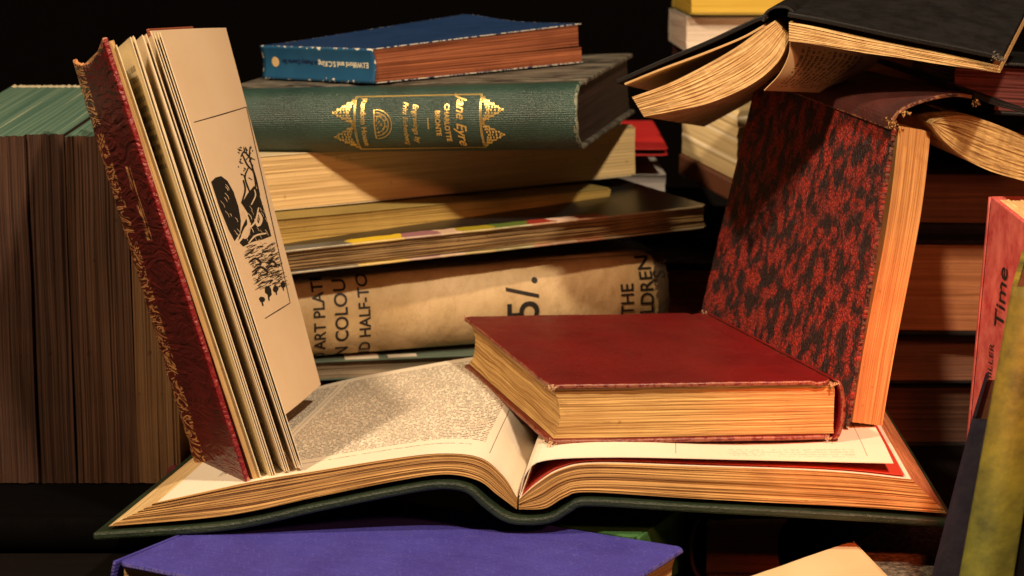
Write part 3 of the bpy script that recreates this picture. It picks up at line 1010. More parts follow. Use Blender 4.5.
m.bump(m.math('ADD', m.math('MULTIPLY', wv, 0.2), m.noise(m.loc, 1800, 3)), 0.0005, 0.8)
JGREEN = m.done(c0, 0.36, 0.65)
m = NT("worn_grey_board")
nn = m.noise(m.scale(m.loc, (2.5, 0.5, 1)), 60, 5, 0.7, 1.0)
GREYB = m.done(m.mix(m.ramp(nn, [(0.38, 0.0), (0.62, 1.0)]), (0.012, 0.011, 0.009), (0.17, 0.15, 0.12)), 0.7, 0.25)
je = closed_book("green_book", "green cloth book with gilt title panel JANE EYRE on its rounded spine", Fj, JT, GREYB, paper_edge("near_black_page_edges", (0.035, 0.015, 0.012), (0.012, 0.006, 0.005)), bt=0.003, rnd=0.020,  # page edges in one near-black brown
                 seed=12, spine_mat=JGREEN, pagediv=(10, 20, 20), edge=0.0006, sq=0.004)
yj = lambda px: ypos(Fj, px, 0)
jm = JT / 2
G = []
dk = dict(step=0.0012, thick=0.00012)
G.append(("Jane Eyre", 0.0090, spine_surf(je, yj(467), jm + 0.000, 1.0, 0.95, 'cw'), dict(step=0.0012, thick=0.0001, shear=0.35, sx=1.0)))
G.append(("CHARLOTTE", 0.0046, spine_surf(je, yj(453), jm - 0.001, 1, 0.92, 'cw'), dk))
G.append(("BRONTE", 0.0046, spine_surf(je, yj(444), jm - 0.001, 1, 0.92, 'cw'), dk))
G.append(("~~~~", 0.0050, spine_surf(je, yj(435), jm - 0.001, 1, 0.6, 'cw'), dk))
G.append(("Engravings by", 0.0050, spine_surf(je, yj(422), jm - 0.001, 1, 0.92, 'cw'), dict(step=0.0012, shear=0.3)))
G.append(("Fritz Eichenberg", 0.0046, spine_surf(je, yj(412), jm - 0.001, 1, 0.92, 'cw'), dict(step=0.0012, shear=0.3)))
G.append(("Random House", 0.0050, spine_surf(je, yj(371), jm + 0.000, 1, 0.98, 'cw'), dk))
lettering("gilt_lettering", G, GOLD, je["root"])
gv, gl, gf = [], [], []
sj = spine_surf(je, 0, 0, 1, 1, 'flat', 0.00045)
def gstrip(y0, z0, y1, z1, wd):
    n = 16
    dx, dz_ = y1 - y0, z1 - z0
    L = math.hypot(dx, dz_); nx_, nz_ = -dz_ / L * wd / 2, dx / L * wd / 2
    b = len(gv)
    for i in range(n + 1):
        u = i / n
        for s in (-1, 1):
            a = (y0 + dx * u + s * nx_, z0 + dz_ * u + s * nz_)
            gv.append(sj(*a)); gl.append((a[0], a[1], 0))
    for i in range(n):
        k = b + 2 * i
        gf.append([k, k + 1, k + 3, k + 2])
y0, y1 = yj(362), yj(487)
zt, zb = JT * 0.88, JT * 0.08
for k in (0, 0.0008):
    gstrip(y0 + k, zb, y0 + k, zt, 0.0004); gstrip(y1 - k, zb, y1 - k, zt, 0.0004)
gstrip(y0, zt, y1, zt, 0.0007); gstrip(y0, zb, y1, zb, 0.0005)
rnd = random.Random(2)
for (yb, sg) in ((y0 - 0.0006, -1), (y1 + 0.0006, 1)):
    for zc_ in (JT * 0.66, JT * 0.29):
        hh = JT * 0.17
        for ring in range(5):          # stacked arches forming a crown
            for k in range(9):
                a = (k - 4) / 4.0
                reach = (1 - abs(a)) * 0.0125 + 0.001
                q = reach * (0.25 + ring * 0.19)
                z = zc_ + a * hh
                s = 0.00055 * rnd.uniform(0.8, 1.5)
                gstrip(yb + sg * q, z - s, yb + sg * q, z + s, 0.0009)
        n_ = 12
        prev = None
        for k in range(n_ + 1):
            a = -1 + 2 * k / n_
            pt = (yb + sg * ((1 - abs(a)) * 0.0135 + 0.0006 * math.sin(k * 3.1)), zc_ + a * hh)
            if prev:
                gstrip(*prev, *pt, 0.0004)
            prev = pt
        prev = None
        for k in range(n_ + 1):
            th = math.pi * k / n_
            pt = (yb + sg * 0.0045 * math.sin(th), zc_ - math.cos(th) * hh * 0.75)
            if prev:
                gstrip(*prev, *pt, 0.0005)
            prev = pt
# small emblem: a domed ornament
ey = yj(390)
for rr in (0.0045, 0.0062, 0.0078):
    prev = None
    for k in range(17):
        th = math.pi * k / 16
        pt = (ey - 0.005 + rr * 1.35 * math.sin(th), jm - 0.001 - rr * math.cos(th) * 1.2)
        if prev:
            gstrip(*prev, *pt, 0.0005)
        prev = pt
for k in range(26):
    a, b = rnd.uniform(0, 0.007), rnd.uniform(-0.0065, 0.0065)
    gstrip(ey - 0.005 + a, jm - 0.001 + b - 0.0006, ey - 0.005 + a + 0.0005, jm - 0.001 + b + 0.0006, 0.0005)
gstrip(ey - 0.006, jm - 0.0105, ey - 0.006, jm + 0.0085, 0.0008)
link("gilt_panel", gv, gl, gf, GOLD, je["root"])

# blue paperback on top
def on_j(p):
    """height of the green book's top board under p"""
    n = Fj.az
    o = Fj(V((0, 0, JT)))
    return o.z - (n.x * (p.x - o.x) + n.y * (p.y - o.y)) / n.z
bN = P(375, 81, 0.265); bS = P(263, 71, 0.335); bE = P(583, 64, 0.335)
for q in (bN, bS, bE):
    q.z = on_j(q) + 0.0012
BT = (P(375, 46, 0.265) - P(375, 81, 0.265)).z
Fb = Frame(bN, bE, bS)
BLUE = cloth("blue_cover", (0.010, 0.032, 0.10), Fb.w, Fb.l, (0.75, 0.72, 0.6), 0.30, rough=0.4, var=0.5, blot=(0.02, 0.05, 0.16), spec=0.5)
BLUE_PAGES = paper_edge("rust_page_edges", (0.33, 0.11, 0.045), (0.12, 0.03, 0.012), fine=1800, coarse=300, contrast=1.3, blotch=0.3)
BTt = BT
blue = thing("blue_paperback", "blue paperback with rust-brown page edges lying on top of the stack", "book", bN)
def bl_lift(L, a, b, c):
    """corner curls up at the far end"""
    r = (L.x / Fb.w)
    L.z += 0.004 * r * (c)
    return L
def dcov(L, a, b, c):
    L = bl_lift(L, a, b, c)
    n_ = noise.noise(V((L.x * 300, L.y * 300, 4))) * 0.0003
    L.x += n_; L.y += n_
    L.z += 0.0060 * max(0, (L.x / Fb.w) - 0.15) * math.exp(-((L.y - Fb.l) / 0.035) ** 2)
    return L
def dcovlow(L, a, b, c):
    return L
bevel(box("front_cover", Fb, (Fb.w, Fb.l, 0.0006), (30, 24, 1), BLUE, blue, lambda L, a, b, c: dcov(L, a, b, 1), origin=(0, 0, BTt - 0.0006)), 0.0002, 1)
bevel(box("back_cover", Fb, (Fb.w, Fb.l, 0.0006), (30, 24, 1), BLUE, blue, None), 0.0002, 1)
ln = layer_noise(31, 0.0005, 0.0, 0.0)
def dpg(L, a, b, c):
    L = ln(L, a, b, c)
    L.z += 0.004 * (L.x / Fb.w) * c
    return L
z1 = BTt * 0.50
box("page_block", Fb, (Fb.w - 0.001, Fb.l - 0.002, z1 - 0.0016), (40, 30, 20), BLUE_PAGES, blue, lambda L, a, b, c: layer_noise(31, 0.0005)(L, a, b, c), origin=(0.001, 0.001, 0.0008))
def dpg2(L, a, b, c):
    L = layer_noise(57, 0.0005)(L, a, b, c)
    L.z += 0.004 * (L.x / Fb.w) * (0.35 + 0.65 * c) - 0.0006 * (1 - c)
    return L
box("page_block", Fb, (Fb.w - 0.003, Fb.l - 0.002, BTt - z1 - 0.0004), (40, 30, 20), BLUE_PAGES, blue, dpg2, origin=(0.001, 0.001, z1 - 0.0004))
def dbs(L, a, b, c):
    L.x += 0.0018 * math.sin(math.pi * c)      # hollow, concave spine
    return L
BLUE_SP = cloth("blue_spine", (0.030, 0.17, 0.33), rough=0.4, var=0.3, spec=0.5)
m = NT("blue_spine_worn")
nn = m.noise(m.loc, 60, 4)
c0 = m.mix(nn, (0.010, 0.055, 0.15), (0.018, 0.10, 0.20))
dd_ = m.math('MINIMUM', m.math('MINIMUM', m.z, m.math('SUBTRACT', BTt, m.z)), m.math('MINIMUM', m.y, m.math('SUBTRACT', Fb.l, m.y)))
e_ = m.math('LESS_THAN', dd_, m.math('MULTIPLY', m.math('SUBTRACT', m.noise(m.loc, 260, 3), 0.55), 0.012))
c0 = m.mix(m.math('MULTIPLY', e_, 0.9), c0, (0.75, 0.70, 0.58))
BLUE_SP = m.done(c0, 0.4, 0.5)
bsp = box("spine", Fb, (0.0007, Fb.l, BTt), (1, 30, 12), BLUE_SP, blue, dbs, smooth=True, origin=(-0.0008, 0, 0))
bkd = dict(F=Fb, t=BTt, rnd=-0.0018, bt=0.00075)
WHITE_INK2 = NT("white_lettering").done((0.75, 0.70, 0.55), 0.5, 0.3)
NAVY_INK = NT("navy_lettering").done((0.01, 0.015, 0.06), 0.5, 0.3)
def bsurf(y0, z0, k, k2):
    # Fb.y runs away to the left along the spine; upside-down lettering
    def s(tx, ty):
        y = y0 + tx * k; z = z0 - ty * k2
        return Fb(V((-0.0009 - 0.0003 + 0.0018 * math.sin(math.pi * z / BTt), y, z)))
    return s
lettering("white_lettering", [("E.I.Wilford and S.C.King", 0.0048, bsurf(Fb.l * 0.27, BTt * 0.52, 1, 1), dict(step=0.003, thick=0.00012))], WHITE_INK2, blue)
lettering("navy_lettering", [("A Poetry Course Six", 0.0040, bsurf(Fb.l * 0.66, BTt * 0.55, 1, 1), dict(step=0.003, thick=0.0001))], NAVY_INK, blue)
cv = []
for k in range(20):
    a = k / 20 * 6.283
    z = BTt * 0.52 + 0.0034 * math.sin(a)
    cv.append(Fb(V((-0.0012 + 0.0018 * math.sin(math.pi * z / BTt), Fb.l * 0.88 + 0.0036 * math.cos(a), z))))
link("round_emblem", cv, cv, [list(range(20))], NT("emblem_cream").done((0.6, 0.42, 0.2), 0.5, 0.3), blue)

# ================================================================== MARBLED BOOK
MB = thing("marbled_book", "red and black marbled book standing tented beside the red book, spine uppermost", "book", P(848, 432, 0.025))
m = NT("marbled_board")
d1 = m.noise(m.loc, 90, 3, 0.6)
lc = m.vec(m.math('ADD', m.x, m.math('MULTIPLY', d1, 0.004)), m.math('ADD', m.math('MULTIPLY', m.y, 0.72), m.math('MULTIPLY', m.x, 0.15)), 0.0)
v1 = m.noise(lc, 105, 2, 0.5)
v3 = m.noise(m.loc, 420, 4, 0.7)
f1 = m.math('ADD', v1, m.math('MULTIPLY', m.math('SUBTRACT', v3, 0.5), 0.34))
mask = m.ramp(f1, [(0.44, 0.0), (0.58, 1.0)])
ck = m.voro(m.vec(m.math('ADD', m.x, m.math('MULTIPLY', v3, 0.0025)), m.math('MULTIPLY', m.y, 0.8), 0.0), 430, 'DISTANCE_TO_EDGE')
fine = m.noise(m.loc, 1100, 4, 0.75)
redc = m.mix(m.ramp(fine, [(0.35, 0.0), (0.68, 1.0)]), (0.32, 0.006, 0.006), (0.78, 0.060, 0.025))
c0 = m.mix(mask, (0.028, 0.005, 0.005), redc)
c0 = m.mix(m.math('MULTIPLY', m.ramp(ck, [(0.02, 1.0), (0.16, 0.0)]), 0.85), c0, (0.010, 0.004, 0.004))
ee = m.math('LESS_THAN', m.x, m.math('MULTIPLY', m.math('SUBTRACT', m.noise(m.loc, 500, 3), 0.50), 0.0022))
c0 = m.mix(m.math('MULTIPLY', ee, 0.7), c0, (0.20, 0.09, 0.05))
m.bump(m.math('ADD', m.math('MULTIPLY', mask, 0.3), m.math('ADD', m.math('MULTIPLY', ck, 2.2), fine)), 0.0018, 0.9)
MARBLE = m.done(c0, 0.42, 0.5)
mNB, mNT = P(846, 431, 0.025), P(893, 126, 0.050)
mFB, mFT = P(693, 352, 0.245), P(757, 76, 0.235)
mFB.z = 0.172; mNB.z = 0.1705
def edge_round(L, a, b, c):
    if a in (0.0, 1.0):
        L.x += noise.noise(V((L.y * 120, 1, a))) * 0.0006
    if b in (0.0, 1.0):
        L.y += noise.noise(V((L.x * 120, 1, b))) * 0.0006
    return L
bevel(plate("front_board", mNB, mNT, mFB, mFT, 0.0028, MARBLE, MB, (50, 40, 1), disp=edge_round), 0.0006)
# standing page block, thickness to the right
MEDGE = paper_edge("marbled_book_page_edges", (0.68, 0.36, 0.12), (0.36, 0.13, 0.04), axis='z', fine=2200, coarse=420, contrast=1.0, blotch=0.25)
bNB, bNT = P(852, 433, 0.029), P(899, 126, 0.054)
bFB, bFT = P(700, 350, 0.240), P(764, 84, 0.230)
bFB.z = 0.173; bNB.z = 0.1715
qf = quadmap(bNB, bNT, bFB, bFT)
Wb, Hb = (bFB - bNB).length, (bNT - bNB).length
def fblk(p):
    b = p[1] / Hb
    bw = 0.0014 * math.sin(math.pi * b) - 0.0010 * math.sin(2 * math.pi * b)
    return qf((p[0] / Wb, b, p[2] * (1 + 0.06 * b) + bw))
def dblk(L, a, b, c):
    n_ = noise.noise(V((L.x * 10, L.y * 10, L.z * 1300))) * 0.0006 + noise.noise(V((0, L.y * 5, L.z * 330))) * 0.0010
    if a == 0:
        L.x += n_
    if b == 0:
        L.y += abs(n_)
    return L
box("page_block", fblk, (Wb, Hb, 0.0185), (20, 40, 34), MEDGE, MB, dblk)
# spine leather over the top
LEATH = cloth("worn_spine_leather", (0.030, 0.006, 0.005), Wb, 0.23, (0.30, 0.12, 0.05), 0.5, rough=0.65, var=1.0, blot=(0.10, 0.012, 0.008), spec=0.5, bumpd=0.0018, weave=0)
def strip_loft(name, A, B, mat, parent, th=0.002, n=30, ny=20, taper=None, disp=None):
    """A near path, B far path (lists of world points): a curved sheet between them"""
    pa, pb = smooth_path(A, n), smooth_path(B, n)
    La = sum((pa[i + 1] - pa[i]).length for i in range(n))
    W = (pb[0] - pa[0]).length
    def f(p):
        i = int(round(p[0] / La * n))
        v = p[1] / W
        a = pa[max(0, i - 1)].lerp(pb[max(0, i - 1)], v); c = pa[min(n, i + 1)].lerp(pb[min(n, i + 1)], v)
        t1 = (c - a).normalized(); t2 = (pb[i] - pa[i]).normalized()
        nr = t1.cross(t2).normalized()
        return pa[i].lerp(pb[i], v) + nr * p[2]
    return box(name, f, (La, W, th), (n, ny, 1), mat, parent, disp, smooth=False)
nearS = [P(893, 130, 0.048), P(897, 118, 0.046), P(908, 109, 0.046), P(930, 101, 0.047), P(955, 97, 0.048), P(972, 99, 0.049)]
farS = [P(757, 80, 0.235), P(763, 74, 0.235), P(775, 70, 0.235), P(800, 66, 0.235), P(822, 65, 0.235), P(838, 67, 0.235)]
bevel(strip_loft("spine", nearS, farS, LEATH, MB, th=0.002), 0.0005)
RAW = cloth("raw_board_edge", (0.38, 0.20, 0.07), rough=0.9)
fray(MB, [P(889, 122, 0.045), P(893, 126, 0.045), P(903, 113, 0.044), P(975, 102, 0.046)], seed=5, size=0.0032, count=22, mat=RAW)
# splayed right half: curved pages and back board
SPE = paper_edge("splayed_page_edges", (0.62, 0.40, 0.15), (0.26, 0.13, 0.045), axis='z', fine=2000, coarse=420, contrast=1.2)
topP = [P(934, 121, 0.052), P(946, 117, 0.054), P(966, 116, 0.056), P(995, 124, 0.058), P(1024, 136, 0.060), P(1080, 160, 0.064)]
botP = [P(931, 124, 0.052), P(942, 140, 0.054), P(962, 157, 0.056), P(990, 171, 0.058), P(1024, 181, 0.060), P(1080, 196, 0.064)]
off = V((-0.035, 0.19, 0.014))
tp, bp_ = smooth_path(topP, 40), smooth_path(botP, 40)
def fsp(p):
    i = int(round(p[0] * 40))
    q = bp_[i].lerp(tp[i], p[2] / 0.018)
    return q + off * p[1]
def dsp2(L, a, b, c):
    if b == 0:
        L.y += (noise.noise(V((L.x * 4, 0, c * 22))) * 0.004 + 0.003 * noise.noise(V((L.x * 2, 0, c * 60))))
    return L
box("page_block", fsp, (1, 1, 0.018), (40, 12, 30), SPE, MB, dsp2)
o = strip_loft("back_board", [p + V((0, -0.002, 0.0008)) for p in [P(972, 99, 0.052), P(995, 107, 0.058), P(1024, 115, 0.060), P(1080, 135, 0.064)]],
               [p + off for p in [P(972, 99, 0.052), P(995, 107, 0.058), P(1024, 115, 0.060), P(1080, 135, 0.064)]], BLACK_CLOTH, MB, th=0.0028)

# ================================================================== SPLAYED BLACK BOOK (top)
SB = thing("splayed_book", "black-covered book lying face down and splayed open across the top of the piles", "book", P(770, 20, 0.10))
so = V((0.050, 0.190, 0.008))        # run of the spine away from the camera
soL = V((0.055, 0.205, -0.025))      # the left fore edge droops towards the back
def sv(a, b, i, n=40):
    return a.lerp(b, i / n)
SEDGE = paper_edge("splayed_cream_edges", (0.78, 0.55, 0.27), (0.46, 0.26, 0.09), axis='z', fine=2200, coarse=420, contrast=1.1)
# left half: pages
lt = [P(632, 97, 0.130), P(662, 86, 0.120), P(700, 68, 0.112), P(735, 48, 0.106), P(760, 30, 0.102), P(774, 21, 0.100)]
lb = [P(644, 117, 0.130), P(672, 112, 0.120), P(712, 102, 0.112), P(752, 84, 0.106), P(778, 62, 0.102), P(790, 38, 0.100)]
ltp, lbp = smooth_path(lt, 40), smooth_path(lb, 40)
def fl_(p):
    i = int(round(p[0] * 40))
    return lbp[i].lerp(ltp[i], p[2] / 0.02) + sv(soL, so, i) * p[1]
def dl_(L, a, b, c):
    if b == 0:
        L.y += noise.noise(V((L.x * 4, 0, c * 30))) * 0.0035 + 0.002 * noise.noise(V((L.x * 2, 0, c * 75)))
    return L
TXT_UNDER = page_surface("underside_page", (0.60, 0.42, 0.24), dict(blocks=[(0.0, 2.0, 0.0, 2.0, 0.06, 0.4)]))
box("page_block", fl_, (1, 1, 0.02), (40, 14, 34), SEDGE, SB, dl_)
# left board
lbA = [P(617, 84, 0.135), P(660, 65, 0.122), P(710, 44, 0.110), P(755, 23, 0.102), P(768, 19, 0.100)]
bevel(strip_loft("front_board", lbA, [p + sv(soL, so, k, 4) * 1.04 for k, p in enumerate(lbA)], BLACK_CLOTH, SB, th=0.0026), 0.0006)
epA = [P(625, 85, 0.133), P(662, 70, 0.121), P(705, 54, 0.111), P(742, 39, 0.104), P(764, 27, 0.101)]
strip_loft("endpaper", epA, [p + sv(soL, so, k, 4) for k, p in enumerate(epA)], CREAM_EDGE, SB, th=0.0012)
# spine
spA = [P(764, 22, 0.099), P(767, 14, 0.099), P(775, 9, 0.098), P(786, 9, 0.097), P(793, 14, 0.096)]
bevel(strip_loft("spine", spA, [p + so * 1.02 for p in spA], BLACK_CLOTH, SB, th=0.0016), 0.0004)
# right half pages
rt = [P(789, 22, 0.095), P(815, 27, 0.085), P(880, 42, 0.060), P(940, 54, 0.035), P(1000, 66, 0.012)]
rbm = [P(789, 41, 0.095), P(815, 45, 0.085), P(880, 55, 0.060), P(940, 64, 0.035), P(1000, 73, 0.012)]
rtp, rbp = smooth_path(rt, 40), smooth_path(rbm, 40)
so2 = V((0.068, 0.190, 0.034))
def fr_(p):
    i = int(round(p[0] * 40))
    return rbp[i].lerp(rtp[i], p[2] / 0.02) + sv(so, so2, min(40, i * 2)) * p[1]
box("page_block", fr_, (1, 1, 0.02), (40, 14, 26), SEDGE, SB, dl_)
rbA = [P(787, 17, 0.093), P(830, 25, 0.078), P(900, 40, 0.050), P(960, 52, 0.025), P(1002, 61, 0.006)]
MBK = cloth("matt_black_cloth", (0.006, 0.0055, 0.006), rough=0.6, wear=(0.1, 0.09, 0.08), var=0.3)
rbd = strip_loft("back_board", rbA, [p + sv(so, so2, min(4, k * 2), 4) * 1.03 for k, p in enumerate(rbA)], MBK, SB, th=0.0030)
bevel(rbd, 0.0008)
fray(SB, [P(1000, 59, 0.005), P(997, 57, 0.006)], seed=3, size=0.003, count=26, mat=cloth("frayed_grey", (0.12, 0.10, 0.08), rough=0.9))
# page curving down from the gutter, text on it
cA_ = [P(790, 40, 0.097), P(788, 56, 0.098), P(779, 74, 0.100), P(764, 90, 0.104)]
cB_ = [P(880, 56, 0.135), P(872, 66, 0.14), P(850, 78, 0.14), P(820, 92, 0.145)]
TXT2 = page_surface("curling_printed_page", (0.55, 0.36, 0.18), dict(blocks=[(0.002, 0.03, 0.008, 0.060, 0.0042, 0.7)]))
strip_loft("curling_leaf", cA_, cB_, TXT2, SB, th=0.0005)

# orange-cream book behind, under the black one
oA, oB = P(800, 88, 0.30), P(936, 86, 0.30)
simple_book("cream_book", "cream book partly seen under the black splayed book, orange in colour", oA, oB, 0.15, 0.020,
            cloth("cream_card", (0.62, 0.34, 0.13), rough=0.6), paper_edge("cream_card_edges", (0.62, 0.36, 0.15), (0.36, 0.18, 0.06), contrast=0.6), bt=0.001, rnd=0.001, sq=0.0005, seed=15,
            pagediv=(8, 20, 16), hinge=False)
# red-brown page block upper right
rA, rB = P(948, 112, 0.17), P(1110, 122, 0.17)
simple_book("maroon_edged_book", "book with dark maroon page edges under the right end of the black splayed book", rA, rB, 0.16, 0.032, BLACK_CLOTH,
            paper_edge("maroon_page_edges", (0.24, 0.045, 0.035), (0.05, 0.012, 0.010), fine=1200, coarse=400, contrast=1.5), bt=0.0025, seed=16, pagediv=(10, 50, 30), amp=0.0008)

# ================================================================== RIGHT STACK behind
zb_ = ZT
RS = [  # label, y bottom px, y top px, x0, x1, cover, edges
    ("low dark book at the foot of the right-hand pile", 0.0, None),
]
def pile(name, label, ytop, ybot, x0, x1, Y, cover, edges, zb=None, **kw):
    A, B = P(x0, ybot, Y), P(x1, ybot, Y)
    zt_ = P((x0 + x1) / 2, ytop, Y).z
    if zb is not None:
        A.z = B.z = zb
    t = zt_ - A.z
    yaw = kw.pop("yaw", 0.0)
    B.y -= yaw
    simple_book(name, label, A, B, kw.pop("depth", 0.17), t - 0.0004, cover, edges, pagediv=(8, 40, 30), **kw)
    return zt_
SIENNA = paper_edge("sienna_page_edges", (0.52, 0.21, 0.085), (0.28, 0.10, 0.04), fine=1800, coarse=420, contrast=1.3)
UMBER = paper_edge("umber_page_edges", (0.24, 0.10, 0.055), (0.12, 0.05, 0.028), fine=1800, coarse=420, contrast=1.2)
BLKB = cloth("sooty_black_cloth", (0.012, 0.009, 0.009), rough=0.7, spec=0.2)
pile("right_pile_base", "black book at the foot of the right-hand pile behind the marbled book", 383, 400, 800, 1090, 0.29, BLKB, DARK_EDGE, zb=ZT)
pile("dark_brown_book", "dark brown-edged book second from the foot of the right-hand pile", 334, 383.5, 790, 1075, 0.285, BLKB, UMBER, seed=22, bt=0.0015)
pile("sienna_edged_book", "book with orange-brown page edges in the middle of the right-hand pile", 238, 334, 800, 1085, 0.28, BLKB, SIENNA, seed=23, bt=0.003, yaw=0.012)
pile("umber_edged_book", "book with dull umber page edges above the orange-brown one in the right-hand pile", 158, 237, 790, 1080, 0.295, BLKB, UMBER, seed=24, bt=0.010, sq=0.004, yaw=0.012)
pile("dark_topmost_book", "dark book topmost of the right-hand pile behind the tented spine", 112, 157.5, 810, 1090, 0.315, BLKB, DARK_EDGE, seed=25, bt=0.003)

# ================================================================== BACK CENTRE-RIGHT pile (blurred)
YB = 0.50
zz = P(712, 196, YB).z
pile("far_dark_book", "black book low in the far pile behind the stack", 215, 300, 630, 860, 0.47, BLKB, DARK_EDGE, zb=ZT + 0.0)
# white-ended small bit and red wedge
pile("white_paper_book", "small book with white page edges just right of the ivory book, in the gloom", 174, 194, 600, 666, 0.46, cloth("white_card", (0.5, 0.46, 0.42), rough=0.7),
     paper_edge("white_edges", (0.42, 0.38, 0.36), (0.3, 0.26, 0.24), contrast=0.5), bt=0.0006, sq=0.0004, rnd=0.001, seed=31, depth=0.12, hinge=False)
pile("scarlet_book", "thin scarlet book showing just right of the green book's lower corner", 148, 156, 560, 668, 0.44, cloth("scarlet_cloth", (0.50, 0.02, 0.02), rough=0.6), DARK_EDGE,
     bt=0.001, rnd=0.001, seed=32, depth=0.16, dz=0.006, hinge=False)
# ribbed ivory block with brown leather cover
kA, kB = P(682, 153, 0.44), P(737, 181, 0.40)
kT = P(682, 112, 0.44) - P(682, 153, 0.44)
rv = thing("ribbed_book", "ivory-edged book with pale bands and brown leather cover behind the splayed book", "book", kA)
m = NT("banded_ivory")
bd = m.inside(m.math('FRACT', m.math('DIVIDE', m.math('ADD', m.z, 0.003), 0.0155)), 0.0, 0.16)
c0 = m.mix(m.noise(m.loc, 40, 3), (0.60, 0.44, 0.22), (0.68, 0.52, 0.28))
BAND = m.done(m.mix(bd, c0, (0.85, 0.70, 0.48)), 0.6, 0.25)
kx = kB - kA
Fk = Frame(kA, kB, kA + V((0.09, 0.12, 0.0)), kA + V((0, 0, 0.1)))
box("page_block", Fk, (Fk.w, 0.15, 0.060), (10, 10, 30), BAND, rv, layer_noise(3, 0.0006))
BRL = cloth("brown_leather", (0.14, 0.05, 0.025), rough=0.5)
bevel(box("cover", Fk, (Fk.w + 0.004, 0.155, 0.016), (6, 6, 2), BRL, rv, origin=(-0.002, -0.003, -0.0165)), 0.002)
# white and yellow books up top
pile("white_book", "white-edged book in the far pile under the yellow one, top right of centre", 16, 52, 686, 800, 0.50, cloth("grey_white_card", (0.55, 0.5, 0.45), rough=0.7),
     paper_edge("chalk_edges", (0.74, 0.64, 0.54), (0.62, 0.52, 0.42), contrast=0.5, blotch=0.1), bt=0.0006, sq=0.0004, rnd=0.001, seed=33, hinge=False)
pile("yellow_book", "yellow-edged book at the very top of the far pile", -24, 15, 690, 850, 0.49, cloth("dull_yellow_card", (0.35, 0.25, 0.04), rough=0.6),
     paper_edge("yellow_edges", (0.66, 0.46, 0.07), (0.48, 0.30, 0.03), contrast=0.6, blotch=0.15), bt=0.0015, sq=0.0012, rnd=0.001, seed=34, hinge=False, yaw=0.0)
# book low behind: supports the ribbed/white books
pile("far_pile_filler", "dark maroon book between the ivory-edged and white books in the far pile", 54, 118, 690, 830, 0.50, cloth("dark_maroon", (0.05, 0.012, 0.012), rough=0.6), DARK_EDGE, seed=35)
pile("dim_brown_book", "dim brown-edged book right of the torn jacket, behind the red book", 262, 336, 600, 800, 0.36, BLKB, UMBER, seed=36, bt=0.006, depth=0.12)

# ================================================================== RIGHT FOREGROUND
# pink-red book with lettering
vA, vB = P(968, 455, 0.06), P(1050, 470, 0.02)
pkb = thing("pink_red_book", "faded pink-red upright book with black lettering and frayed cream page tops at the right edge", "book", P(970, 440, 0.05))
qNB, qNT = P(966, 470, 0.060), P(991, 196, 0.060)
qFB, qFT = P(1050, 500, -0.01), P(1062, 252, -0.01)
def qmap2(p):
    lo = qNB.lerp(qFB, p[0]); hi = qNT.lerp(qFT, p[0])
    n_ = (qFB - qNB).cross(qNT - qNB).normalized()
    if n_.y < 0:
        n_ = -n_
    return lo.lerp(hi, p[1]) + n_ * p[2]
PINK = NT("faded_red_cover")
nn = PINK.noise(PINK.scale(PINK.loc, (1, 1, 1)), 9, 5, 0.65)
PINK.bump(nn, 0.001, 0.4)
PINK = PINK.done(PINK.mix(PINK.ramp(nn, [(0.35, 0.0), (0.7, 1.0)]), (0.62, 0.15, 0.12), (0.36, 0.03, 0.035)), 0.55, 0.35)
bevel(box("front_board", qmap2, (1, 1, 0.003), (20, 30, 1), PINK, pkb), 0.0008)
def dq(L, a, b, c):
    if b == 1:
        L.y += noise.noise(V((L.x * 3, 0, L.z * 420))) * 0.012 + 0.004
    return L
box("page_block", qmap2, (0.98, 0.985, 0.026), (20, 20, 24), CREAM_EDGE, pkb, dq, origin=(0.02, 0.0, 0.0033))
# rounded spine side at left
def qsp(p):
    b = p[1]
    lo = qNB.lerp(qNT, b)
    th = p[0] * math.pi
    n_ = (qFB - qNB).cross(qNT - qNB).normalized()
    if n_.y < 0:
        n_ = -n_
    s_ = (qNB - qFB).normalized()
    return lo + n_ * (0.0165 - 0.0165 * math.cos(th)) + s_ * (0.006 * math.sin(th) + p[2])
box("spine", qsp, (1, 0.995, 0.0015), (16, 20, 1), PINK, pkb, smooth=True)
def psurf(a0, b0):
    def s(tx, ty):
        return qmap2((a0 - ty / 0.11, b0 + tx / 0.17, -0.0006))
    return s
lettering("lettering", [("Time", 0.019, psurf(0.27, 0.68), dict(step=0.004, thick=0.0001)), ("MILLER", 0.0085, psurf(0.20, 0.42), dict(step=0.004)),
                        ("Sons", 0.013, psurf(0.16, 0.16), dict(step=0.004))], INK, pkb)
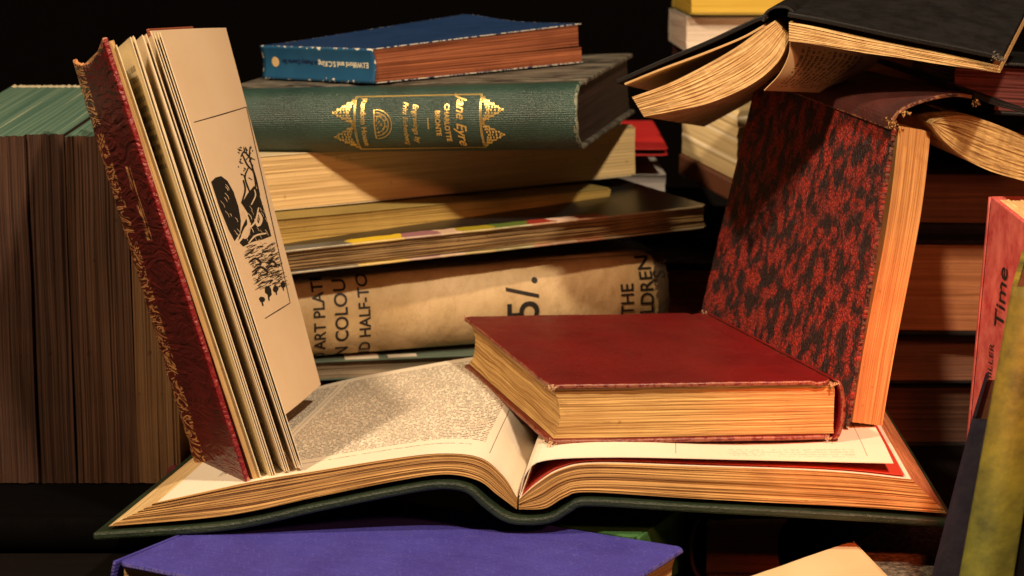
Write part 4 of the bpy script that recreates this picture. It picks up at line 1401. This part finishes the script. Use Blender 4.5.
# olive book, near and blurred
m = NT("olive_cloth")
nn = m.noise(m.loc, 22, 5, 0.7)
c0 = m.mix(m.ramp(nn, [(0.35, 0.0), (0.65, 1.0)]), (0.19, 0.19, 0.022), (0.05, 0.055, 0.014))
m.bump(nn, 0.002, 0.5)
OLIVE = m.done(c0, 0.6, 0.3)
def column(name, label, b0, b1, t0, t1, Yb, Yt, depth, mat, cat="book", lean=0.30):
    """upright book whose rounded spine faces the camera: pixel corners of the visible spine"""
    A, B = P(b0[0], b0[1], Yb), P(b1[0], b1[1], Yb)
    A2, B2 = P(t0[0], t0[1], Yt), P(t1[0], t1[1], Yt)
    root = thing(name, label, cat, A)
    H = (A2 - A).length; W = (B - A).length
    def f(p):
        lo = A.lerp(B, p[0] / W); hi = A2.lerp(B2, p[0] / W)
        return lo.lerp(hi, p[1] / H) + V((lean, 1, 0)) * p[2]
    def dspn(L, a, b, c):
        L.z -= 0.008 * math.sin(math.pi * a)
        L.y += noise.noise(V((L.x * 120, 0, b))) * 0.002 if b == 1 else 0
        return L
    box("spine", f, (W, H, 0.003), (16, 30, 1), mat, root, dspn, smooth=True)
    box("front_board", f, (0.003, H, depth), (1, 20, 16), mat, root, origin=(0, 0, 0.0032))
    box("back_board", f, (0.003, H, depth), (1, 20, 16), mat, root, origin=(W - 0.003, 0, 0.0032))
    box("page_block", f, (W - 0.0064, H - 0.006, depth - 0.004), (20, 20, 10), BROWN_EDGE, root, origin=(0.0032, 0.003, 0.0032))
    return root
column("olive_book", "blurred olive-yellow book leaning upright in the near right foreground", (944, 660), (1000, 660), (1012, 285), (1060, 285), -0.16, -0.13, 0.10, OLIVE)
column("black_foreground_book", "black book upright at the extreme right edge, beyond the olive one", (1001, 660), (1060, 660), (1062, 300), (1100, 300), -0.155, -0.125, 0.10, BLACK_CLOTH)
column("navy_book", "dark navy upright book just left of the olive one at the right edge", (902, 690), (1010, 690), (972, 418), (1040, 418), -0.10, -0.075, 0.10,
       cloth("navy_cloth", (0.016, 0.013, 0.032), rough=0.8, var=0.8, blot=(0.006, 0.005, 0.012), weave=0))

# ================================================================== BELOW
zP = 0.1280
pR = Pz(686, 547, zP); pF = Pz(560, 527, zP)
dirn = V((-0.87, 0.49, 0)).normalized()
dirp = V((-0.49, -0.87, 0)).normalized()
tP = zP - ZT - 0.0004
O = pR - V((0, 0, tP))
Fp = Frame(O, O + dirn * 0.236, O + dirp * 0.16)
Fp.az = V((0, 0, 1))
PURPLE = cloth("purple_cloth", (0.048, 0.042, 0.30), Fp.w, Fp.l, (0.12, 0.10, 0.34), 0.16, rough=0.7, var=0.8, blot=(0.030, 0.020, 0.17), bumpd=0.0012, weave=1600, scuff=0.45)
Fp2 = Frame(O + dirp * 0.16 + dirn * 0.0, O + dirn * 0.0, O + dirp * 0.16 + dirn * 0.236)
Fp2 = Frame(O + dirn * 0.236, O, O + dirn * 0.236 + dirp * 0.16)
Fp2.az = V((0, 0, 1))
closed_book("purple_book", "purple-blue cloth book lying flat at the bottom under the open book", Fp2, tP, PURPLE, CREAM_EDGE, bt=0.0026, sq=0.0035, rnd=0.004, seed=41, edge=0.0003, hinge=False)
# dark books below the open book, right of centre
DRB = cloth("dark_red_brown_cloth", (0.035, 0.012, 0.010), rough=0.5)
d1, d2 = V((0.085, 0.035, ZT)), V((0.165, -0.01, ZT))
closed_book("dark_brown_cased_book", "dark red-brown book under the right half of the open book", Frame(V((0.104, 0.005, ZT)), V((0.150, 0.005, ZT)), V((0.104, 0.165, ZT))), 0.034, DRB, DARK_EDGE,
            seed=42, pagediv=(10, 16, 16))
GRN = cloth("mid_green_cloth", (0.04, 0.12, 0.035), rough=0.7, var=0.3)
gc = Pz(634, 537.5, 0.1270) + V((0.001, 0.002, 0)); gd = (Pz(668, 513, 0.1270) - gc).normalized()
gc.z = ZT
closed_book("small_green_book", "green book corner showing between the purple book and the open book", Frame(gc, gc + dirn * 0.10, gc + gd * 0.10), 0.0368, GRN, DARK_EDGE, seed=43, rnd=0.0005, hinge=False,
            pagediv=(10, 16, 16))
MARO = cloth("maroon_cloth", (0.10, 0.012, 0.018), rough=0.5)
closed_book("maroon_book", "maroon book lying under the left end of the open book", Frame(V((-0.180, 0.05, ZT)), V((-0.120, 0.085, ZT)), V((-0.205, 0.14, ZT))), 0.033, MARO, DARK_EDGE, seed=44, pagediv=(10, 16, 16))
# cream book bottom right
e1, e2, e3 = Pz(852, 541, 0.118), Pz(744, 578, 0.118), Pz(888, 578, 0.118)
Fe = Frame(e1 - V((0, 0, 0.028)), e1 - V((0, 0, 0.028)) + (e2 - e1).normalized() * 0.16, e1 - V((0, 0, 0.028)) + (e3 - e1).normalized() * 0.13)
closed_book("cream_covered_book", "cream-covered book, its corner pointing up at the bottom right", Fe, 0.028, page_surface("cream_cover", (0.70, 0.52, 0.30), stain=0.3), CREAM_EDGE, bt=0.0015,
            sq=0.001, rnd=0.001, seed=45, hinge=False, pagediv=(16, 16, 16))
# grey cloth-textured book behind it
m = NT("grey_tweed")
nn = m.noise(m.loc, 320, 4, 0.8)
m.bump(nn, 0.002, 0.8)
TWEED = m.done(m.mix(m.ramp(nn, [(0.4, 0.0), (0.62, 1.0)]), (0.04, 0.035, 0.028), (0.22, 0.18, 0.13)), 0.85, 0.15)
ta, tb2 = Pz(812, 572, 0.108), Pz(915, 590, 0.108)
ta.z = tb2.z = ZT
closed_book("grey_textured_book", "grey rough-textured book behind the cream book at the bottom right", Frame(ta, tb2, perp(ta, tb2, 0.12)), 0.018, TWEED, DARK_EDGE, seed=46,
            pagediv=(10, 16, 16))
